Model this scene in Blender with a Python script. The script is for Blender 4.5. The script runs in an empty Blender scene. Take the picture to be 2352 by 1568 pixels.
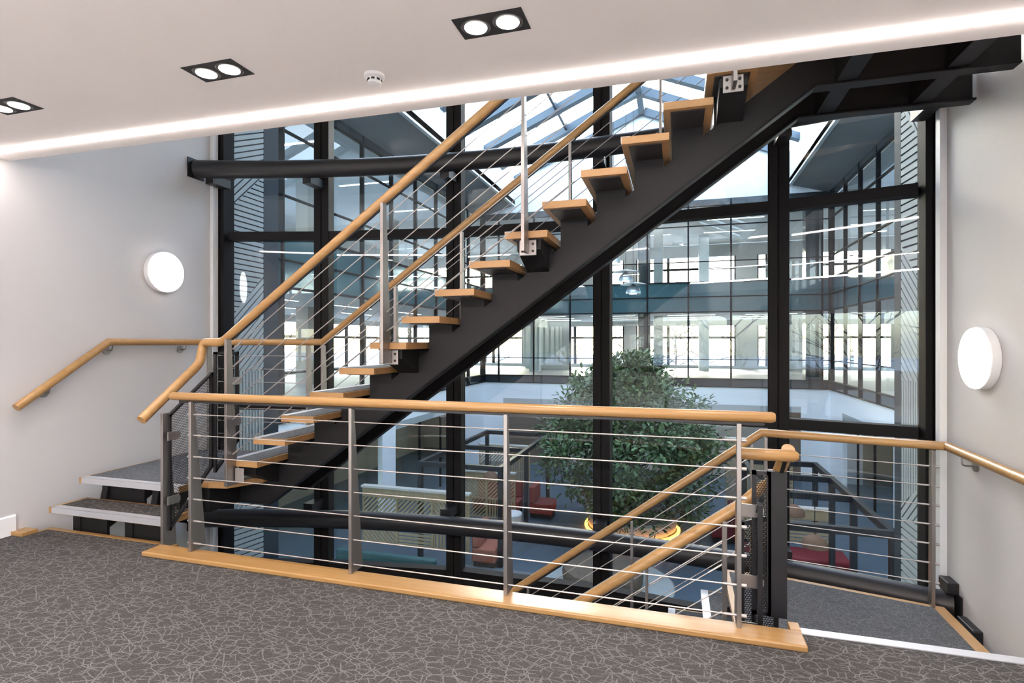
import bpy, bmesh, math, random
from mathutils import Vector, Matrix
random.seed(7)
R = math.radians
# ------------------------------------------------------------------ camera, world, sun, exposure
SC = bpy.context.scene
COL = SC.collection
cam_d = bpy.data.cameras.new('camera'); cam = bpy.data.objects.new('camera', cam_d); COL.objects.link(cam)
cam_d.sensor_width = 36.0; cam_d.lens = 1265.0 / 2352.0 * 36.0; cam_d.shift_y = 2.0 / 2352.0
cam_d.clip_start = 0.05; cam_d.clip_end = 500
cam.location = (0, 0, 1.47); cam.rotation_euler = (R(90), 0, R(16.68)); SC.camera = cam
SUN_DIR = Vector((-0.193, 0.986, 0.400)).normalized()
SC.view_settings.view_transform = 'Standard'; SC.view_settings.look = 'None'
SC.view_settings.gamma = 1.0; SC.view_settings.use_curve_mapping = False
SC.view_settings.exposure = 1.38
w = bpy.data.worlds.new('world'); SC.world = w; w.use_nodes = True
nt = w.node_tree; nt.nodes.clear()
def N(t, typ, **kw):
    n = t.nodes.new(typ)
    for k, v in kw.items(): setattr(n, k, v)
    return n
sky = N(nt, 'ShaderNodeTexSky', sky_type='NISHITA', sun_disc=False)
sky.sun_elevation = math.asin(SUN_DIR.z); sky.sun_rotation = math.atan2(SUN_DIR.x, SUN_DIR.y)
sky.air_density = 1.0; sky.dust_density = 2.0; sky.ozone_density = 1.5
bgs = N(nt, 'ShaderNodeBackground'); bgs.inputs['Strength'].default_value = 1.0
nt.links.new(sky.outputs[0], bgs.inputs[0])
# clouds lit by the sky, and the glare of the veiled sun itself
tc = N(nt, 'ShaderNodeTexCoord')
dotn = N(nt, 'ShaderNodeVectorMath', operation='DOT_PRODUCT'); dotn.inputs[1].default_value = SUN_DIR
nt.links.new(tc.outputs['Generated'], dotn.inputs[0])
pw = N(nt, 'ShaderNodeMath', operation='POWER'); pw.inputs[1].default_value = 900.0; pw.use_clamp = True
nt.links.new(dotn.outputs['Value'], pw.inputs[0])
pm = N(nt, 'ShaderNodeMath', operation='MULTIPLY'); pm.inputs[1].default_value = 22.0
nt.links.new(pw.outputs[0], pm.inputs[0])
bga = N(nt, 'ShaderNodeBackground'); bga.inputs['Color'].default_value = (1, 0.96, 0.9, 1)
nt.links.new(pm.outputs[0], bga.inputs['Strength'])
cl = N(nt, 'ShaderNodeTexNoise'); cl.inputs['Scale'].default_value = 3.0; cl.inputs['Detail'].default_value = 6
cmap = N(nt, 'ShaderNodeMapping'); cmap.inputs['Scale'].default_value = (1, 1, 2.6)
nt.links.new(tc.outputs['Generated'], cmap.inputs[0]); nt.links.new(cmap.outputs[0], cl.inputs['Vector'])
cr = N(nt, 'ShaderNodeMapRange'); cr.inputs['From Min'].default_value = 0.42; cr.inputs['From Max'].default_value = 0.72
nt.links.new(cl.outputs[0], cr.inputs[0])
bgc = N(nt, 'ShaderNodeBackground'); bgc.inputs['Color'].default_value = (0.95, 0.97, 1, 1); bgc.inputs['Strength'].default_value = 3.2
mixc = N(nt, 'ShaderNodeMixShader'); nt.links.new(cr.outputs[0], mixc.inputs[0])
nt.links.new(bgs.outputs[0], mixc.inputs[1]); nt.links.new(bgc.outputs[0], mixc.inputs[2])
adds = N(nt, 'ShaderNodeAddShader'); nt.links.new(mixc.outputs[0], adds.inputs[0]); nt.links.new(bga.outputs[0], adds.inputs[1])
wo = N(nt, 'ShaderNodeOutputWorld'); nt.links.new(adds.outputs[0], wo.inputs[0])
sl = bpy.data.lights.new('sun', 'SUN'); sl.energy = 2.8; sl.angle = R(0.8); sl.color = (1, 0.95, 0.88)
so = bpy.data.objects.new('sun', sl); COL.objects.link(so)
so.rotation_euler = (-SUN_DIR).to_track_quat('-Z', 'Y').to_euler(); so.location = (-6, 40, 20)
cy = SC.cycles
cy.max_bounces = 6; cy.diffuse_bounces = 3; cy.glossy_bounces = 2; cy.transmission_bounces = 2; cy.transparent_max_bounces = 14
cy.caustics_reflective = False; cy.caustics_refractive = False
cy.sample_clamp_indirect = 6.0; cy.use_denoising = True; cy.adaptive_threshold = 0.03; cy.use_light_tree = False

# ------------------------------------------------------------------ materials
MATS = {}
def pbr(name, col, rough=0.5, metal=0.0, spec=0.5, noise=0.0, nscale=8.0, bump=0.0, bscale=60.0, emit=None, estr=0.0, stretch=(1, 1, 1)):
    m = bpy.data.materials.new(name); m.use_nodes = True; t = m.node_tree; b = t.nodes['Principled BSDF']
    b.inputs['Roughness'].default_value = rough; b.inputs['Metallic'].default_value = metal
    b.inputs['Specular IOR Level'].default_value = spec
    c4 = (*col, 1)
    co = N(t, 'ShaderNodeTexCoord'); mp = N(t, 'ShaderNodeMapping'); mp.inputs['Scale'].default_value = stretch
    t.links.new(co.outputs['Object'], mp.inputs[0])
    nz = N(t, 'ShaderNodeTexNoise'); nz.inputs['Scale'].default_value = nscale; nz.inputs['Detail'].default_value = 4
    t.links.new(mp.outputs[0], nz.inputs['Vector'])
    mx = N(t, 'ShaderNodeMix', data_type='RGBA')
    mx.inputs[6].default_value = tuple(max(0, x * (1 - noise)) for x in col) + (1,)
    mx.inputs[7].default_value = tuple(min(1, x * (1 + noise)) for x in col) + (1,)
    t.links.new(nz.outputs[0], mx.inputs[0]); t.links.new(mx.outputs[2], b.inputs['Base Color'])
    if bump:
        n2 = N(t, 'ShaderNodeTexNoise'); n2.inputs['Scale'].default_value = bscale
        t.links.new(mp.outputs[0], n2.inputs['Vector'])
        bp = N(t, 'ShaderNodeBump'); bp.inputs['Strength'].default_value = bump; bp.inputs['Distance'].default_value = 0.01
        t.links.new(n2.outputs[0], bp.inputs['Height']); t.links.new(bp.outputs[0], b.inputs['Normal'])
    if emit:
        b.inputs['Emission Color'].default_value = (*emit, 1); b.inputs['Emission Strength'].default_value = estr
    MATS[name] = m
    return m
def wood(name, c1, c2, rough=0.35, scale=6.0, axis='X'):
    m = bpy.data.materials.new(name); m.use_nodes = True; t = m.node_tree; b = t.nodes['Principled BSDF']
    co = N(t, 'ShaderNodeTexCoord'); mp = N(t, 'ShaderNodeMapping')
    mp.inputs['Scale'].default_value = {'X': (0.35, 5, 5), 'Y': (5, 0.35, 5), 'Z': (5, 5, 0.35)}[axis]
    t.links.new(co.outputs['Object'], mp.inputs[0])
    nz = N(t, 'ShaderNodeTexNoise'); nz.inputs['Scale'].default_value = scale; nz.inputs['Detail'].default_value = 6
    nz.inputs['Distortion'].default_value = 0.4
    t.links.new(mp.outputs[0], nz.inputs['Vector'])
    rp = N(t, 'ShaderNodeValToRGB'); rp.color_ramp.elements[0].position = 0.3; rp.color_ramp.elements[1].position = 0.72
    rp.color_ramp.elements[0].color = (*c1, 1); rp.color_ramp.elements[1].color = (*c2, 1)
    t.links.new(nz.outputs[0], rp.inputs[0]); t.links.new(rp.outputs[0], b.inputs['Base Color'])
    b.inputs['Roughness'].default_value = rough
    MATS[name] = m; return m
def glass(name, tint=(0.86, 0.94, 0.94), gain=1.5):
    m = bpy.data.materials.new(name); m.use_nodes = True; t = m.node_tree; t.nodes.clear()
    tr = N(t, 'ShaderNodeBsdfTransparent'); tr.inputs[0].default_value = (*tint, 1)
    gl = N(t, 'ShaderNodeBsdfGlossy'); gl.inputs['Roughness'].default_value = 0.0; gl.inputs['Color'].default_value = (0.95, 0.98, 1, 1)
    lw = N(t, 'ShaderNodeLayerWeight'); lw.inputs['Blend'].default_value = 0.5
    p5 = N(t, 'ShaderNodeMath', operation='POWER'); p5.inputs[1].default_value = 5.0
    t.links.new(lw.outputs['Facing'], p5.inputs[0])
    f1 = N(t, 'ShaderNodeMath', operation='MULTIPLY_ADD'); f1.inputs[1].default_value = 0.96; f1.inputs[2].default_value = 0.04 * gain; f1.use_clamp = True
    t.links.new(p5.outputs[0], f1.inputs[0])
    mx = N(t, 'ShaderNodeMixShader'); t.links.new(f1.outputs[0], mx.inputs[0])
    t.links.new(tr.outputs[0], mx.inputs[1]); t.links.new(gl.outputs[0], mx.inputs[2])
    o = N(t, 'ShaderNodeOutputMaterial'); t.links.new(mx.outputs[0], o.inputs[0])
    MATS[name] = m; return m
def emission(name, col, s):
    m = bpy.data.materials.new(name); m.use_nodes = True; t = m.node_tree; t.nodes.clear()
    e = N(t, 'ShaderNodeEmission'); e.inputs[0].default_value = (*col, 1); e.inputs[1].default_value = s
    o = N(t, 'ShaderNodeOutputMaterial'); t.links.new(e.outputs[0], o.inputs[0]); MATS[name] = m; return m
def carpet(name, base, line, cell=10.5):
    m = bpy.data.materials.new(name); m.use_nodes = True; t = m.node_tree; b = t.nodes['Principled BSDF']
    b.inputs['Roughness'].default_value = 0.95; b.inputs['Specular IOR Level'].default_value = 0.1
    co = N(t, 'ShaderNodeTexCoord')
    nd = N(t, 'ShaderNodeTexNoise'); nd.inputs['Scale'].default_value = 2.3; nd.inputs['Detail'].default_value = 2
    t.links.new(co.outputs['Object'], nd.inputs['Vector'])
    vm = N(t, 'ShaderNodeVectorMath', operation='MULTIPLY_ADD'); vm.inputs[1].default_value = (0.035, 0.035, 0.035)
    t.links.new(nd.outputs['Color'], vm.inputs[0]); t.links.new(co.outputs['Object'], vm.inputs[2])
    acc = None
    for sc, off, rot, lw_ in ((cell, 0.0, 0.3, 0.055), (cell * 1.2, 7.3, 1.1, 0.055), (cell * 0.6, 3.1, 2.2, 0.03)):
        mp = N(t, 'ShaderNodeMapping'); mp.inputs['Location'].default_value = (off, off * 1.7, 0); mp.inputs['Rotation'].default_value = (0, 0, rot)
        mp.inputs['Scale'].default_value = (1.0, 1.55, 1.0)
        t.links.new(vm.outputs[0], mp.inputs[0])
        vo = N(t, 'ShaderNodeTexVoronoi', feature='DISTANCE_TO_EDGE', voronoi_dimensions='2D'); vo.inputs['Scale'].default_value = sc
        t.links.new(mp.outputs[0], vo.inputs['Vector'])
        lt = N(t, 'ShaderNodeMapRange'); lt.inputs['From Min'].default_value = lw_; lt.inputs['From Max'].default_value = lw_ * 0.45
        t.links.new(vo.outputs['Distance'], lt.inputs[0])
        nm = N(t, 'ShaderNodeTexNoise'); nm.inputs['Scale'].default_value = 9.0; nm.inputs['Detail'].default_value = 1
        t.links.new(mp.outputs[0], nm.inputs['Vector'])
        gt = N(t, 'ShaderNodeMapRange'); gt.inputs['From Min'].default_value = 0.38; gt.inputs['From Max'].default_value = 0.50
        t.links.new(nm.outputs[0], gt.inputs[0])
        mu = N(t, 'ShaderNodeMath', operation='MULTIPLY'); t.links.new(lt.outputs[0], mu.inputs[0]); t.links.new(gt.outputs[0], mu.inputs[1])
        if acc is None: acc = mu
        else:
            mxm = N(t, 'ShaderNodeMath', operation='MAXIMUM'); t.links.new(acc.outputs[0], mxm.inputs[0]); t.links.new(mu.outputs[0], mxm.inputs[1]); acc = mxm
    wv = N(t, 'ShaderNodeTexNoise'); wv.inputs['Scale'].default_value = 240; wv.inputs['Detail'].default_value = 1
    t.links.new(co.outputs['Object'], wv.inputs['Vector'])
    wr = N(t, 'ShaderNodeMapRange'); wr.inputs['From Min'].default_value = 0.35; wr.inputs['From Max'].default_value = 0.62
    wr.inputs['To Min'].default_value = 0.15; wr.inputs['To Max'].default_value = 1.0
    t.links.new(wv.outputs[0], wr.inputs[0])
    la = N(t, 'ShaderNodeMath', operation='MULTIPLY'); t.links.new(acc.outputs[0], la.inputs[0]); t.links.new(wr.outputs[0], la.inputs[1])
    n3 = N(t, 'ShaderNodeTexNoise'); n3.inputs['Scale'].default_value = 130; n3.inputs['Detail'].default_value = 2
    t.links.new(co.outputs['Object'], n3.inputs['Vector'])
    mb = N(t, 'ShaderNodeMix', data_type='RGBA'); mb.inputs[6].default_value = tuple(x * 0.1 for x in base) + (1,); mb.inputs[7].default_value = tuple(x * 2.1 for x in base) + (1,)
    t.links.new(n3.outputs[0], mb.inputs[0])
    ml = N(t, 'ShaderNodeMix', data_type='RGBA'); ml.inputs[7].default_value = (*line, 1)
    t.links.new(la.outputs[0], ml.inputs[0]); t.links.new(mb.outputs[2], ml.inputs[6]); t.links.new(ml.outputs[2], b.inputs['Base Color'])
    bp = N(t, 'ShaderNodeBump'); bp.inputs['Strength'].default_value = 0.35; bp.inputs['Distance'].default_value = 0.004
    t.links.new(wv.outputs[0], bp.inputs['Height']); t.links.new(bp.outputs[0], b.inputs['Normal'])
    MATS[name] = m; return m
def perforated(name, col, pitch=0.009, rad=0.36):
    # sheet steel with staggered round holes, in the object's own Y-Z / X-Z plane (x+y, z)
    m = bpy.data.materials.new(name); m.use_nodes = True; t = m.node_tree; b = t.nodes['Principled BSDF']
    b.inputs['Base Color'].default_value = (*col, 1); b.inputs['Roughness'].default_value = 0.45; b.inputs['Metallic'].default_value = 0.3
    co = N(t, 'ShaderNodeTexCoord'); sp = N(t, 'ShaderNodeSeparateXYZ'); t.links.new(co.outputs['Object'], sp.inputs[0])
    def M(op, a, bb=None):
        n = N(t, 'ShaderNodeMath', operation=op)
        for i, v in enumerate((a, bb)):
            if v is None: continue
            if isinstance(v, (int, float)): n.inputs[i].default_value = v
            else: t.links.new(v.outputs[0] if hasattr(v, 'outputs') else v, n.inputs[i])
        return n
    u = M('DIVIDE', M('ADD', sp.outputs[0], sp.outputs[1]), pitch); v = M('DIVIDE', sp.outputs[2], pitch * 0.87)
    row = M('FLOOR', v); odd = M('MULTIPLY', M('MODULO', M('ABSOLUTE', row), 2), 0.5)
    fu = M('SUBTRACT', M('FRACT', M('ADD', u, odd)), 0.5); fv = M('SUBTRACT', M('FRACT', v), 0.5)
    d = M('SQRT', M('ADD', M('MULTIPLY', fu, fu), M('MULTIPLY', fv, fv)))
    hole = M('GREATER_THAN', d, rad); t.links.new(hole.outputs[0], b.inputs['Alpha'])
    MATS[name] = m; return m
def slate(name, c1, c2, sx, rough=0.6):
    m = pbr(name, c1, rough=rough, noise=0.12, nscale=3, stretch=(sx, 0.3, 1)); return m
pbr('white_paint', (0.60, 0.57, 0.56), rough=0.6, noise=0.012, nscale=2)
pbr('ceiling_paint', (0.90, 0.85, 0.825), rough=0.7, noise=0.012, nscale=1.5)
pbr('pale_bounce_floor', (0.80, 0.78, 0.75), rough=0.4, noise=0.05, nscale=5)  # pale so the unseen floor bounces light up to the ceiling
pbr('gloss_white', (0.86, 0.85, 0.85), rough=0.35)
pbr('black_steel', (0.016, 0.015, 0.017), rough=0.42, spec=0.4, noise=0.15, nscale=5)
pbr('stair_steel', (0.0105, 0.0098, 0.0105), rough=0.5, spec=0.25, noise=0.15, nscale=4)
pbr('dark_plate', (0.030, 0.027, 0.027), rough=0.5, spec=0.4)
pbr('frame_black', (0.014, 0.013, 0.0135), rough=0.6, spec=0.08)
pbr('stainless', (0.34, 0.31, 0.295), rough=0.36, metal=0.9, noise=0.10, nscale=14, stretch=(3, 3, 0.4))
pbr('bright_steel', (0.46, 0.425, 0.41), rough=0.5, metal=0.8)
pbr('aluminium', (0.55, 0.545, 0.57), rough=0.45, metal=0.55, noise=0.05)
wood('oak', (0.315, 0.168, 0.058), (0.395, 0.228, 0.088), rough=0.3)
wood('oak_slope', (0.345, 0.185, 0.066), (0.43, 0.25, 0.098), rough=0.3, axis='X')
wood('oak_y', (0.39, 0.22, 0.09), (0.48, 0.29, 0.135), rough=0.35, axis='Y')
wood('oak_tread', (0.33, 0.17, 0.064), (0.41, 0.23, 0.094), rough=0.4)
wood('pale_wood', (0.34, 0.255, 0.14), (0.45, 0.35, 0.21), rough=0.5, axis='Z')
carpet('carpet', (0.052, 0.049, 0.048), (0.185, 0.174, 0.167), cell=12.5)
carpet('carpet_stair', (0.080, 0.083, 0.090), (0.17, 0.17, 0.18), cell=16)
glass('glass_near', tint=(0.90, 0.96, 0.965), gain=1.5)
glass('glass_far', tint=(0.86, 0.93, 0.935), gain=1.6)
glass('glass_sky', tint=(0.965, 0.98, 0.99), gain=1.2)
pbr('spandrel', (0.035, 0.085, 0.095), rough=0.08, spec=0.6)
pbr('dark_spandrel', (0.030, 0.036, 0.040), rough=0.12, spec=0.6)
pbr('panel_grey', (0.36, 0.39, 0.385), rough=0.75, noise=0.05, bump=0.1, bscale=160)
pbr('groove', (0.012, 0.012, 0.014), rough=0.8)
pbr('post_blue', (0.030, 0.042, 0.055), rough=0.6, spec=0.1)
pbr('roof_board', (0.25, 0.26, 0.27), rough=0.55, noise=0.10, nscale=6, stretch=(5, 0.3, 1))
pbr('shaft_white', (0.86, 0.885, 0.90), rough=0.6)
pbr('rafter', (0.10, 0.13, 0.16), rough=0.5)
pbr('office_white', (0.50, 0.51, 0.50), rough=0.7)
pbr('office_floor', (0.30, 0.285, 0.265), rough=0.6, noise=0.05)
pbr('office_ceiling', (0.55, 0.58, 0.58), rough=0.7)
pbr('atrium_floor', (0.065, 0.095, 0.125), rough=0.5, noise=0.12, nscale=2)
pbr('plank_grey', (0.16, 0.165, 0.17), rough=0.5, noise=0.12, nscale=4, stretch=(0.4, 4, 1))
pbr('beige_wall', (0.36, 0.32, 0.27), rough=0.7, noise=0.05)
pbr('brown_door', (0.16, 0.115, 0.085), rough=0.5, noise=0.1, stretch=(8, 8, 0.4))
pbr('red_fabric', (0.27, 0.045, 0.035), rough=0.85, bump=0.1, bscale=200)
pbr('rust_fabric', (0.33, 0.11, 0.065), rough=0.85, bump=0.1, bscale=200)
pbr('crimson_fabric', (0.16, 0.012, 0.018), rough=0.85)
pbr('teal_fabric', (0.03, 0.085, 0.085), rough=0.85)
pbr('brown_wool', (0.13, 0.095, 0.065), rough=0.9, noise=0.35, nscale=9, stretch=(1, 5, 1))
pbr('rug_pale', (0.36, 0.39, 0.38), rough=0.95, noise=0.06)
pbr('cork', (0.20, 0.11, 0.065), rough=0.8, noise=0.15)
pbr('planter_white', (0.62, 0.58, 0.52), rough=0.5)
pbr('soil', (0.05, 0.035, 0.025), rough=0.95)
pbr('bark', (0.12, 0.085, 0.06), rough=0.9, noise=0.3, nscale=20)
pbr('ground_far', (0.28, 0.33, 0.40), rough=0.9, noise=0.3, nscale=0.2)
pbr('brick_red', (0.30, 0.10, 0.07), rough=0.85, noise=0.2, nscale=14)
pbr('zinc', (0.55, 0.60, 0.63), rough=0.3, metal=0.7)
emission('led_white', (1.0, 0.89, 0.83), 10.0)
emission('led_added', (1.0, 0.90, 0.84), 50.0)  # strong glow of the added light line behind the viewer
emission('lamp_white', (1.0, 0.965, 0.94), 5.0)
emission('spot_white', (1.0, 0.95, 0.88), 10.0)
emission('office_led', (1.0, 0.97, 0.93), 5.0)
emission('amber_led', (1.0, 0.36, 0.06), 2.6)
perforated('perforated_black', (0.016, 0.015, 0.016), pitch=0.014, rad=0.45)
def leafmat():
    m = bpy.data.materials.new('leaf'); m.use_nodes = True; t = m.node_tree; b = t.nodes['Principled BSDF']
    co = N(t, 'ShaderNodeTexCoord'); nz = N(t, 'ShaderNodeTexNoise'); nz.inputs['Scale'].default_value = 1.7
    t.links.new(co.outputs['Object'], nz.inputs['Vector'])
    n2 = N(t, 'ShaderNodeTexWhiteNoise'); gi = N(t, 'ShaderNodeNewGeometry')
    t.links.new(gi.outputs['Random Per Island'], n2.inputs['Vector'])
    mx = N(t, 'ShaderNodeMix', data_type='RGBA'); mx.inputs[6].default_value = (0.03, 0.075, 0.03, 1); mx.inputs[7].default_value = (0.12, 0.20, 0.07, 1)
    t.links.new(n2.outputs['Value'], mx.inputs[0]); t.links.new(mx.outputs[2], b.inputs['Base Color'])
    b.inputs['Roughness'].default_value = 0.4
    MATS['leaf'] = m
leafmat()

# ------------------------------------------------------------------ helpers
WLOC = {}
def empty(name, loc=(0, 0, 0), label=None, cat=None, group=None, kind=None):
    o = bpy.data.objects.new(name, None); COL.objects.link(o); o.location = loc; o.empty_display_size = 0.1
    WLOC[o.name] = Vector(loc); tag(o, label, cat, group, kind); return o
def tag(o, label=None, cat=None, group=None, kind=None):
    if label: o['label'] = label
    if cat: o['category'] = cat
    if group: o['group'] = group
    if kind: o['kind'] = kind
    return o
def obj(name, bm, mat, parent=None, smooth=False, bevel=0.0, label=None, cat=None, group=None, kind=None, origin=None):
    """bmesh in world coordinates -> one mesh object; its origin goes to the base centre of the mesh"""
    bmesh.ops.recalc_face_normals(bm, faces=bm.faces)
    vs = [v.co for v in bm.verts]
    if origin is None:
        mn = [min(c[i] for c in vs) for i in range(3)]; mx_ = [max(c[i] for c in vs) for i in range(3)]
        origin = Vector(((mn[0] + mx_[0]) / 2, (mn[1] + mx_[1]) / 2, mn[2]))
    origin = Vector(origin)
    bmesh.ops.translate(bm, verts=bm.verts, vec=-origin)
    me = bpy.data.meshes.new(name); bm.to_mesh(me); bm.free()
    if isinstance(mat, str): mat = MATS[mat]
    me.materials.append(mat)
    if smooth:
        for p in me.polygons: p.use_smooth = True
        try: me.set_sharp_from_angle(angle=R(40))
        except Exception: pass
    return link(name, me, origin, parent, bevel, label, cat, group, kind)
def link(name, me, origin, parent=None, bevel=0.0, label=None, cat=None, group=None, kind=None):
    o = bpy.data.objects.new(name, me); COL.objects.link(o); origin = Vector(origin)
    if parent is not None:
        o.parent = parent; o.location = origin - WLOC[parent.name]
    else: o.location = origin
    WLOC[o.name] = origin
    if bevel:
        md = o.modifiers.new('bevel', 'BEVEL'); md.width = bevel; md.segments = 2; md.limit_method = 'ANGLE'; md.angle_limit = R(40)
    return tag(o, label, cat, group, kind)
def NB(): return bmesh.new()
def sheet(pts):
    b = NB(); b.faces.new([b.verts.new(p) for p in pts]); return b
def box(bm, x0, x1, y0, y1, z0, z1):
    v = [bm.verts.new(p) for p in ((x0, y0, z0), (x1, y0, z0), (x1, y1, z0), (x0, y1, z0), (x0, y0, z1), (x1, y0, z1), (x1, y1, z1), (x0, y1, z1))]
    for f in ((0, 3, 2, 1), (4, 5, 6, 7), (0, 1, 5, 4), (1, 2, 6, 5), (2, 3, 7, 6), (3, 0, 4, 7)): bm.faces.new([v[i] for i in f])
    return bm
def bx(*a): return box(NB(), *a)
def prism(bm, pts, d0, d1, ax):
    """polygon pts extruded from d0 to d1 along ax; pts are (y,z) for X, (x,z) for Y, (x,y) for Z"""
    f = {'X': lambda p, d: (d, p[0], p[1]), 'Y': lambda p, d: (p[0], d, p[1]), 'Z': lambda p, d: (p[0], p[1], d)}[ax]
    a = [bm.verts.new(f(p, d0)) for p in pts]; b = [bm.verts.new(f(p, d1)) for p in pts]; n = len(pts)
    bm.faces.new(a[::-1]); bm.faces.new(b)
    for i in range(n): bm.faces.new((a[i], a[(i + 1) % n], b[(i + 1) % n], b[i]))
    return bm
def ring_frame(t, ref=Vector((0, 0, 1))):
    if abs(t.dot(ref)) > 0.95: ref = Vector((0, 1, 0))
    s = t.cross(ref).normalized(); return s, s.cross(t).normalized()
def tube(bm, pts, r, seg=12, cap=True, round_end=0):
    pts = [Vector(p) for p in pts]; rings = []; s = None
    for i, p in enumerate(pts):
        t0 = (p - pts[i - 1]).normalized() if i else None; t1 = (pts[i + 1] - p).normalized() if i < len(pts) - 1 else None
        t = (t0 + t1).normalized() if t0 and t1 else (t0 or t1)
        k = 1.0 / max(0.35, t.dot(t0)) if t0 and t1 else 1.0
        if s is None: s, u = ring_frame(t)
        else:
            s = (s - t * s.dot(t)).normalized(); u = s.cross(t).normalized()
        md = (t1 - t0).normalized() if (t0 and t1 and (t1 - t0).length > 1e-5) else None
        rr = r[i] if isinstance(r, (list, tuple)) else r
        ring = []
        for j in range(seg):
            a = 2 * math.pi * j / seg; o = s * math.cos(a) * rr + u * math.sin(a) * rr
            if md is not None: o = o + md * o.dot(md) * (k - 1)
            ring.append(bm.verts.new(p + o))
        rings.append(ring)
    for a, b in zip(rings, rings[1:]):
        for j in range(seg): bm.faces.new((a[j], a[(j + 1) % seg], b[(j + 1) % seg], b[j]))
    if cap: bm.faces.new(rings[0][::-1]); bm.faces.new(rings[-1])
    return bm
def arc3(p0, p1, p2, n=6):
    """quadratic bend through the corner p1"""
    p0, p1, p2 = Vector(p0), Vector(p1), Vector(p2)
    return [p0 * (1 - t) ** 2 + p1 * 2 * t * (1 - t) + p2 * t * t for t in [i / n for i in range(n + 1)]]
def bent(pts, rad):
    pts = [Vector(p) for p in pts]; out = [pts[0]]
    for i in range(1, len(pts) - 1):
        a = pts[i] + (pts[i - 1] - pts[i]).normalized() * rad; b = pts[i] + (pts[i + 1] - pts[i]).normalized() * rad
        out += arc3(a, pts[i], b)
    return out + [pts[-1]]
def lathe(bm, prof, c, seg=24):
    rings = []
    for r_, z in prof: rings.append([bm.verts.new((c[0] + r_ * math.cos(2 * math.pi * j / seg), c[1] + r_ * math.sin(2 * math.pi * j / seg), c[2] + z)) for j in range(seg)])
    for a, b in zip(rings, rings[1:]):
        for j in range(seg): bm.faces.new((a[j], a[(j + 1) % seg], b[(j + 1) % seg], b[j]))
    bm.faces.new(rings[0][::-1]); bm.faces.new(rings[-1]); return bm
def xdisc(bm, c, r, x0, x1, seg=40):
    prism(bm, [(c[0] + r * math.cos(2 * math.pi * j / seg), c[1] + r * math.sin(2 * math.pi * j / seg)) for j in range(seg)], x0, x1, 'X'); return bm
def clip(poly, n, d):
    out = []
    for i in range(len(poly)):
        a, b = poly[i], poly[(i + 1) % len(poly)]; da = a[0] * n[0] + a[1] * n[1] - d; db = b[0] * n[0] + b[1] * n[1] - d
        if da >= 0: out.append(a)
        if (da > 0) != (db > 0) and abs(da - db) > 1e-9:
            t = da / (da - db); out.append((a[0] + (b[0] - a[0]) * t, a[1] + (b[1] - a[1]) * t))
    return out
def strips(poly, dirv, pitch, gap):
    l = math.hypot(*dirv); dx, dy = dirv[0] / l, dirv[1] / l; n = (-dy, dx)
    ds = [p[0] * n[0] + p[1] * n[1] for p in poly]; k = math.floor(min(ds) / pitch); res = []
    while k * pitch < max(ds):
        q = clip(poly, n, k * pitch + gap / 2); q = clip(q, (-n[0], -n[1]), -(k * pitch + pitch - gap / 2)) if len(q) > 2 else q
        if len(q) > 2:
            area = 0.5 * abs(sum(q[i][0] * q[(i + 1) % len(q)][1] - q[(i + 1) % len(q)][0] * q[i][1] for i in range(len(q))))
            if area > 2e-4: res.append(q)
        k += 1
    return res

# ------------------------------------------------------------------ dimensions
XL, XR = -4.87, 1.88                 # side walls of the stair hall
BY_ = 5.0
CZ = 2.85                            # ceiling of the landing
RISE, GO = 0.18336, 0.25369
GZ = -3.9                            # atrium ground floor
AXL, AXR, AY0, AY1 = -8.40, 5.60, 5.72, 23.65   # atrium box
XC, RAD = -1.495, 9.948
def arc(x): return 5.19 - RAD + math.sqrt(RAD * RAD - (x - XC) ** 2)
def fac(x): return arc(x) + 0.33
COLX = [-3.755, -2.275, -0.705, 0.845]

# ------------------------------------------------------------------ structure: landing room
b = NB()
prism(b, [(XL, 0.6), (XR, 0.6), (XR, 3.08), (0.565, 3.08), (0.565, 3.05), (-3.50, 3.05), (-3.50, 3.10), (-4.74, 3.10), (-4.74, 2.95), (XL, 2.95)], -0.24, 0.0, 'Z')
floor = obj('floor', b, 'carpet', kind='structure', origin=(0, 0, 0))
tag(floor, 'grey carpet with pale crackle lines on the upper landing')
obj('floor_bounce_added', bx(XL, XR, -BY_, 0.6, -0.24, 0.0), 'pale_bounce_floor', kind='structure')  # unseen pale floor, added to bounce light onto the landing ceiling
trim = obj('trim_1', bx(-3.53, 0.595, 2.895, 3.05, 0.0, 0.032), 'oak', bevel=0.008, kind='structure')
tag(trim, 'long oak kerb along the landing edge under the cable railing')
obj('end_block', bx(0.545, 0.595, 3.05, 3.13, -0.03, 0.032), 'oak_y', trim, bevel=0.003)
obj('trim_2', prism(NB(), [(-4.76, 2.95), (-4.74, 2.95), (-4.74, 3.10), (-3.47, 3.10), (-3.47, 3.14), (-4.76, 3.14)], -0.045, 0.004, 'Z'), 'oak', kind='structure', label='thin oak edging where the landing meets the lower steps')
obj('trim_3', bx(XL + 0.002, -4.735, 2.92, 3.03, 0.0, 0.030), 'oak', bevel=0.004, kind='structure', label='short oak block at the end of the white skirting')
nos = obj('trim_4', bx(0.60, XR - 0.002, 3.075, 3.135, -0.03, 0.006), 'aluminium', bevel=0.002, kind='structure', label='pale metal stair nosing at the right edge of the landing')
obj('wall_left', bx(XL - 0.3, XL, -BY_, 5.03, GZ, 7.2), 'white_paint', kind='structure')
obj('wall_right', bx(XR, XR + 0.3, -BY_, 5.0, GZ, 7.2), 'white_paint', kind='structure')
bb = NB(); prism(bb, [(XL, 0.0), (XL + 0.014, 0.0), (XL + 0.014, 0.14), (XL + 0.009, 0.15), (XL, 0.15)], -BY_, 2.955, 'Y')
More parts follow.
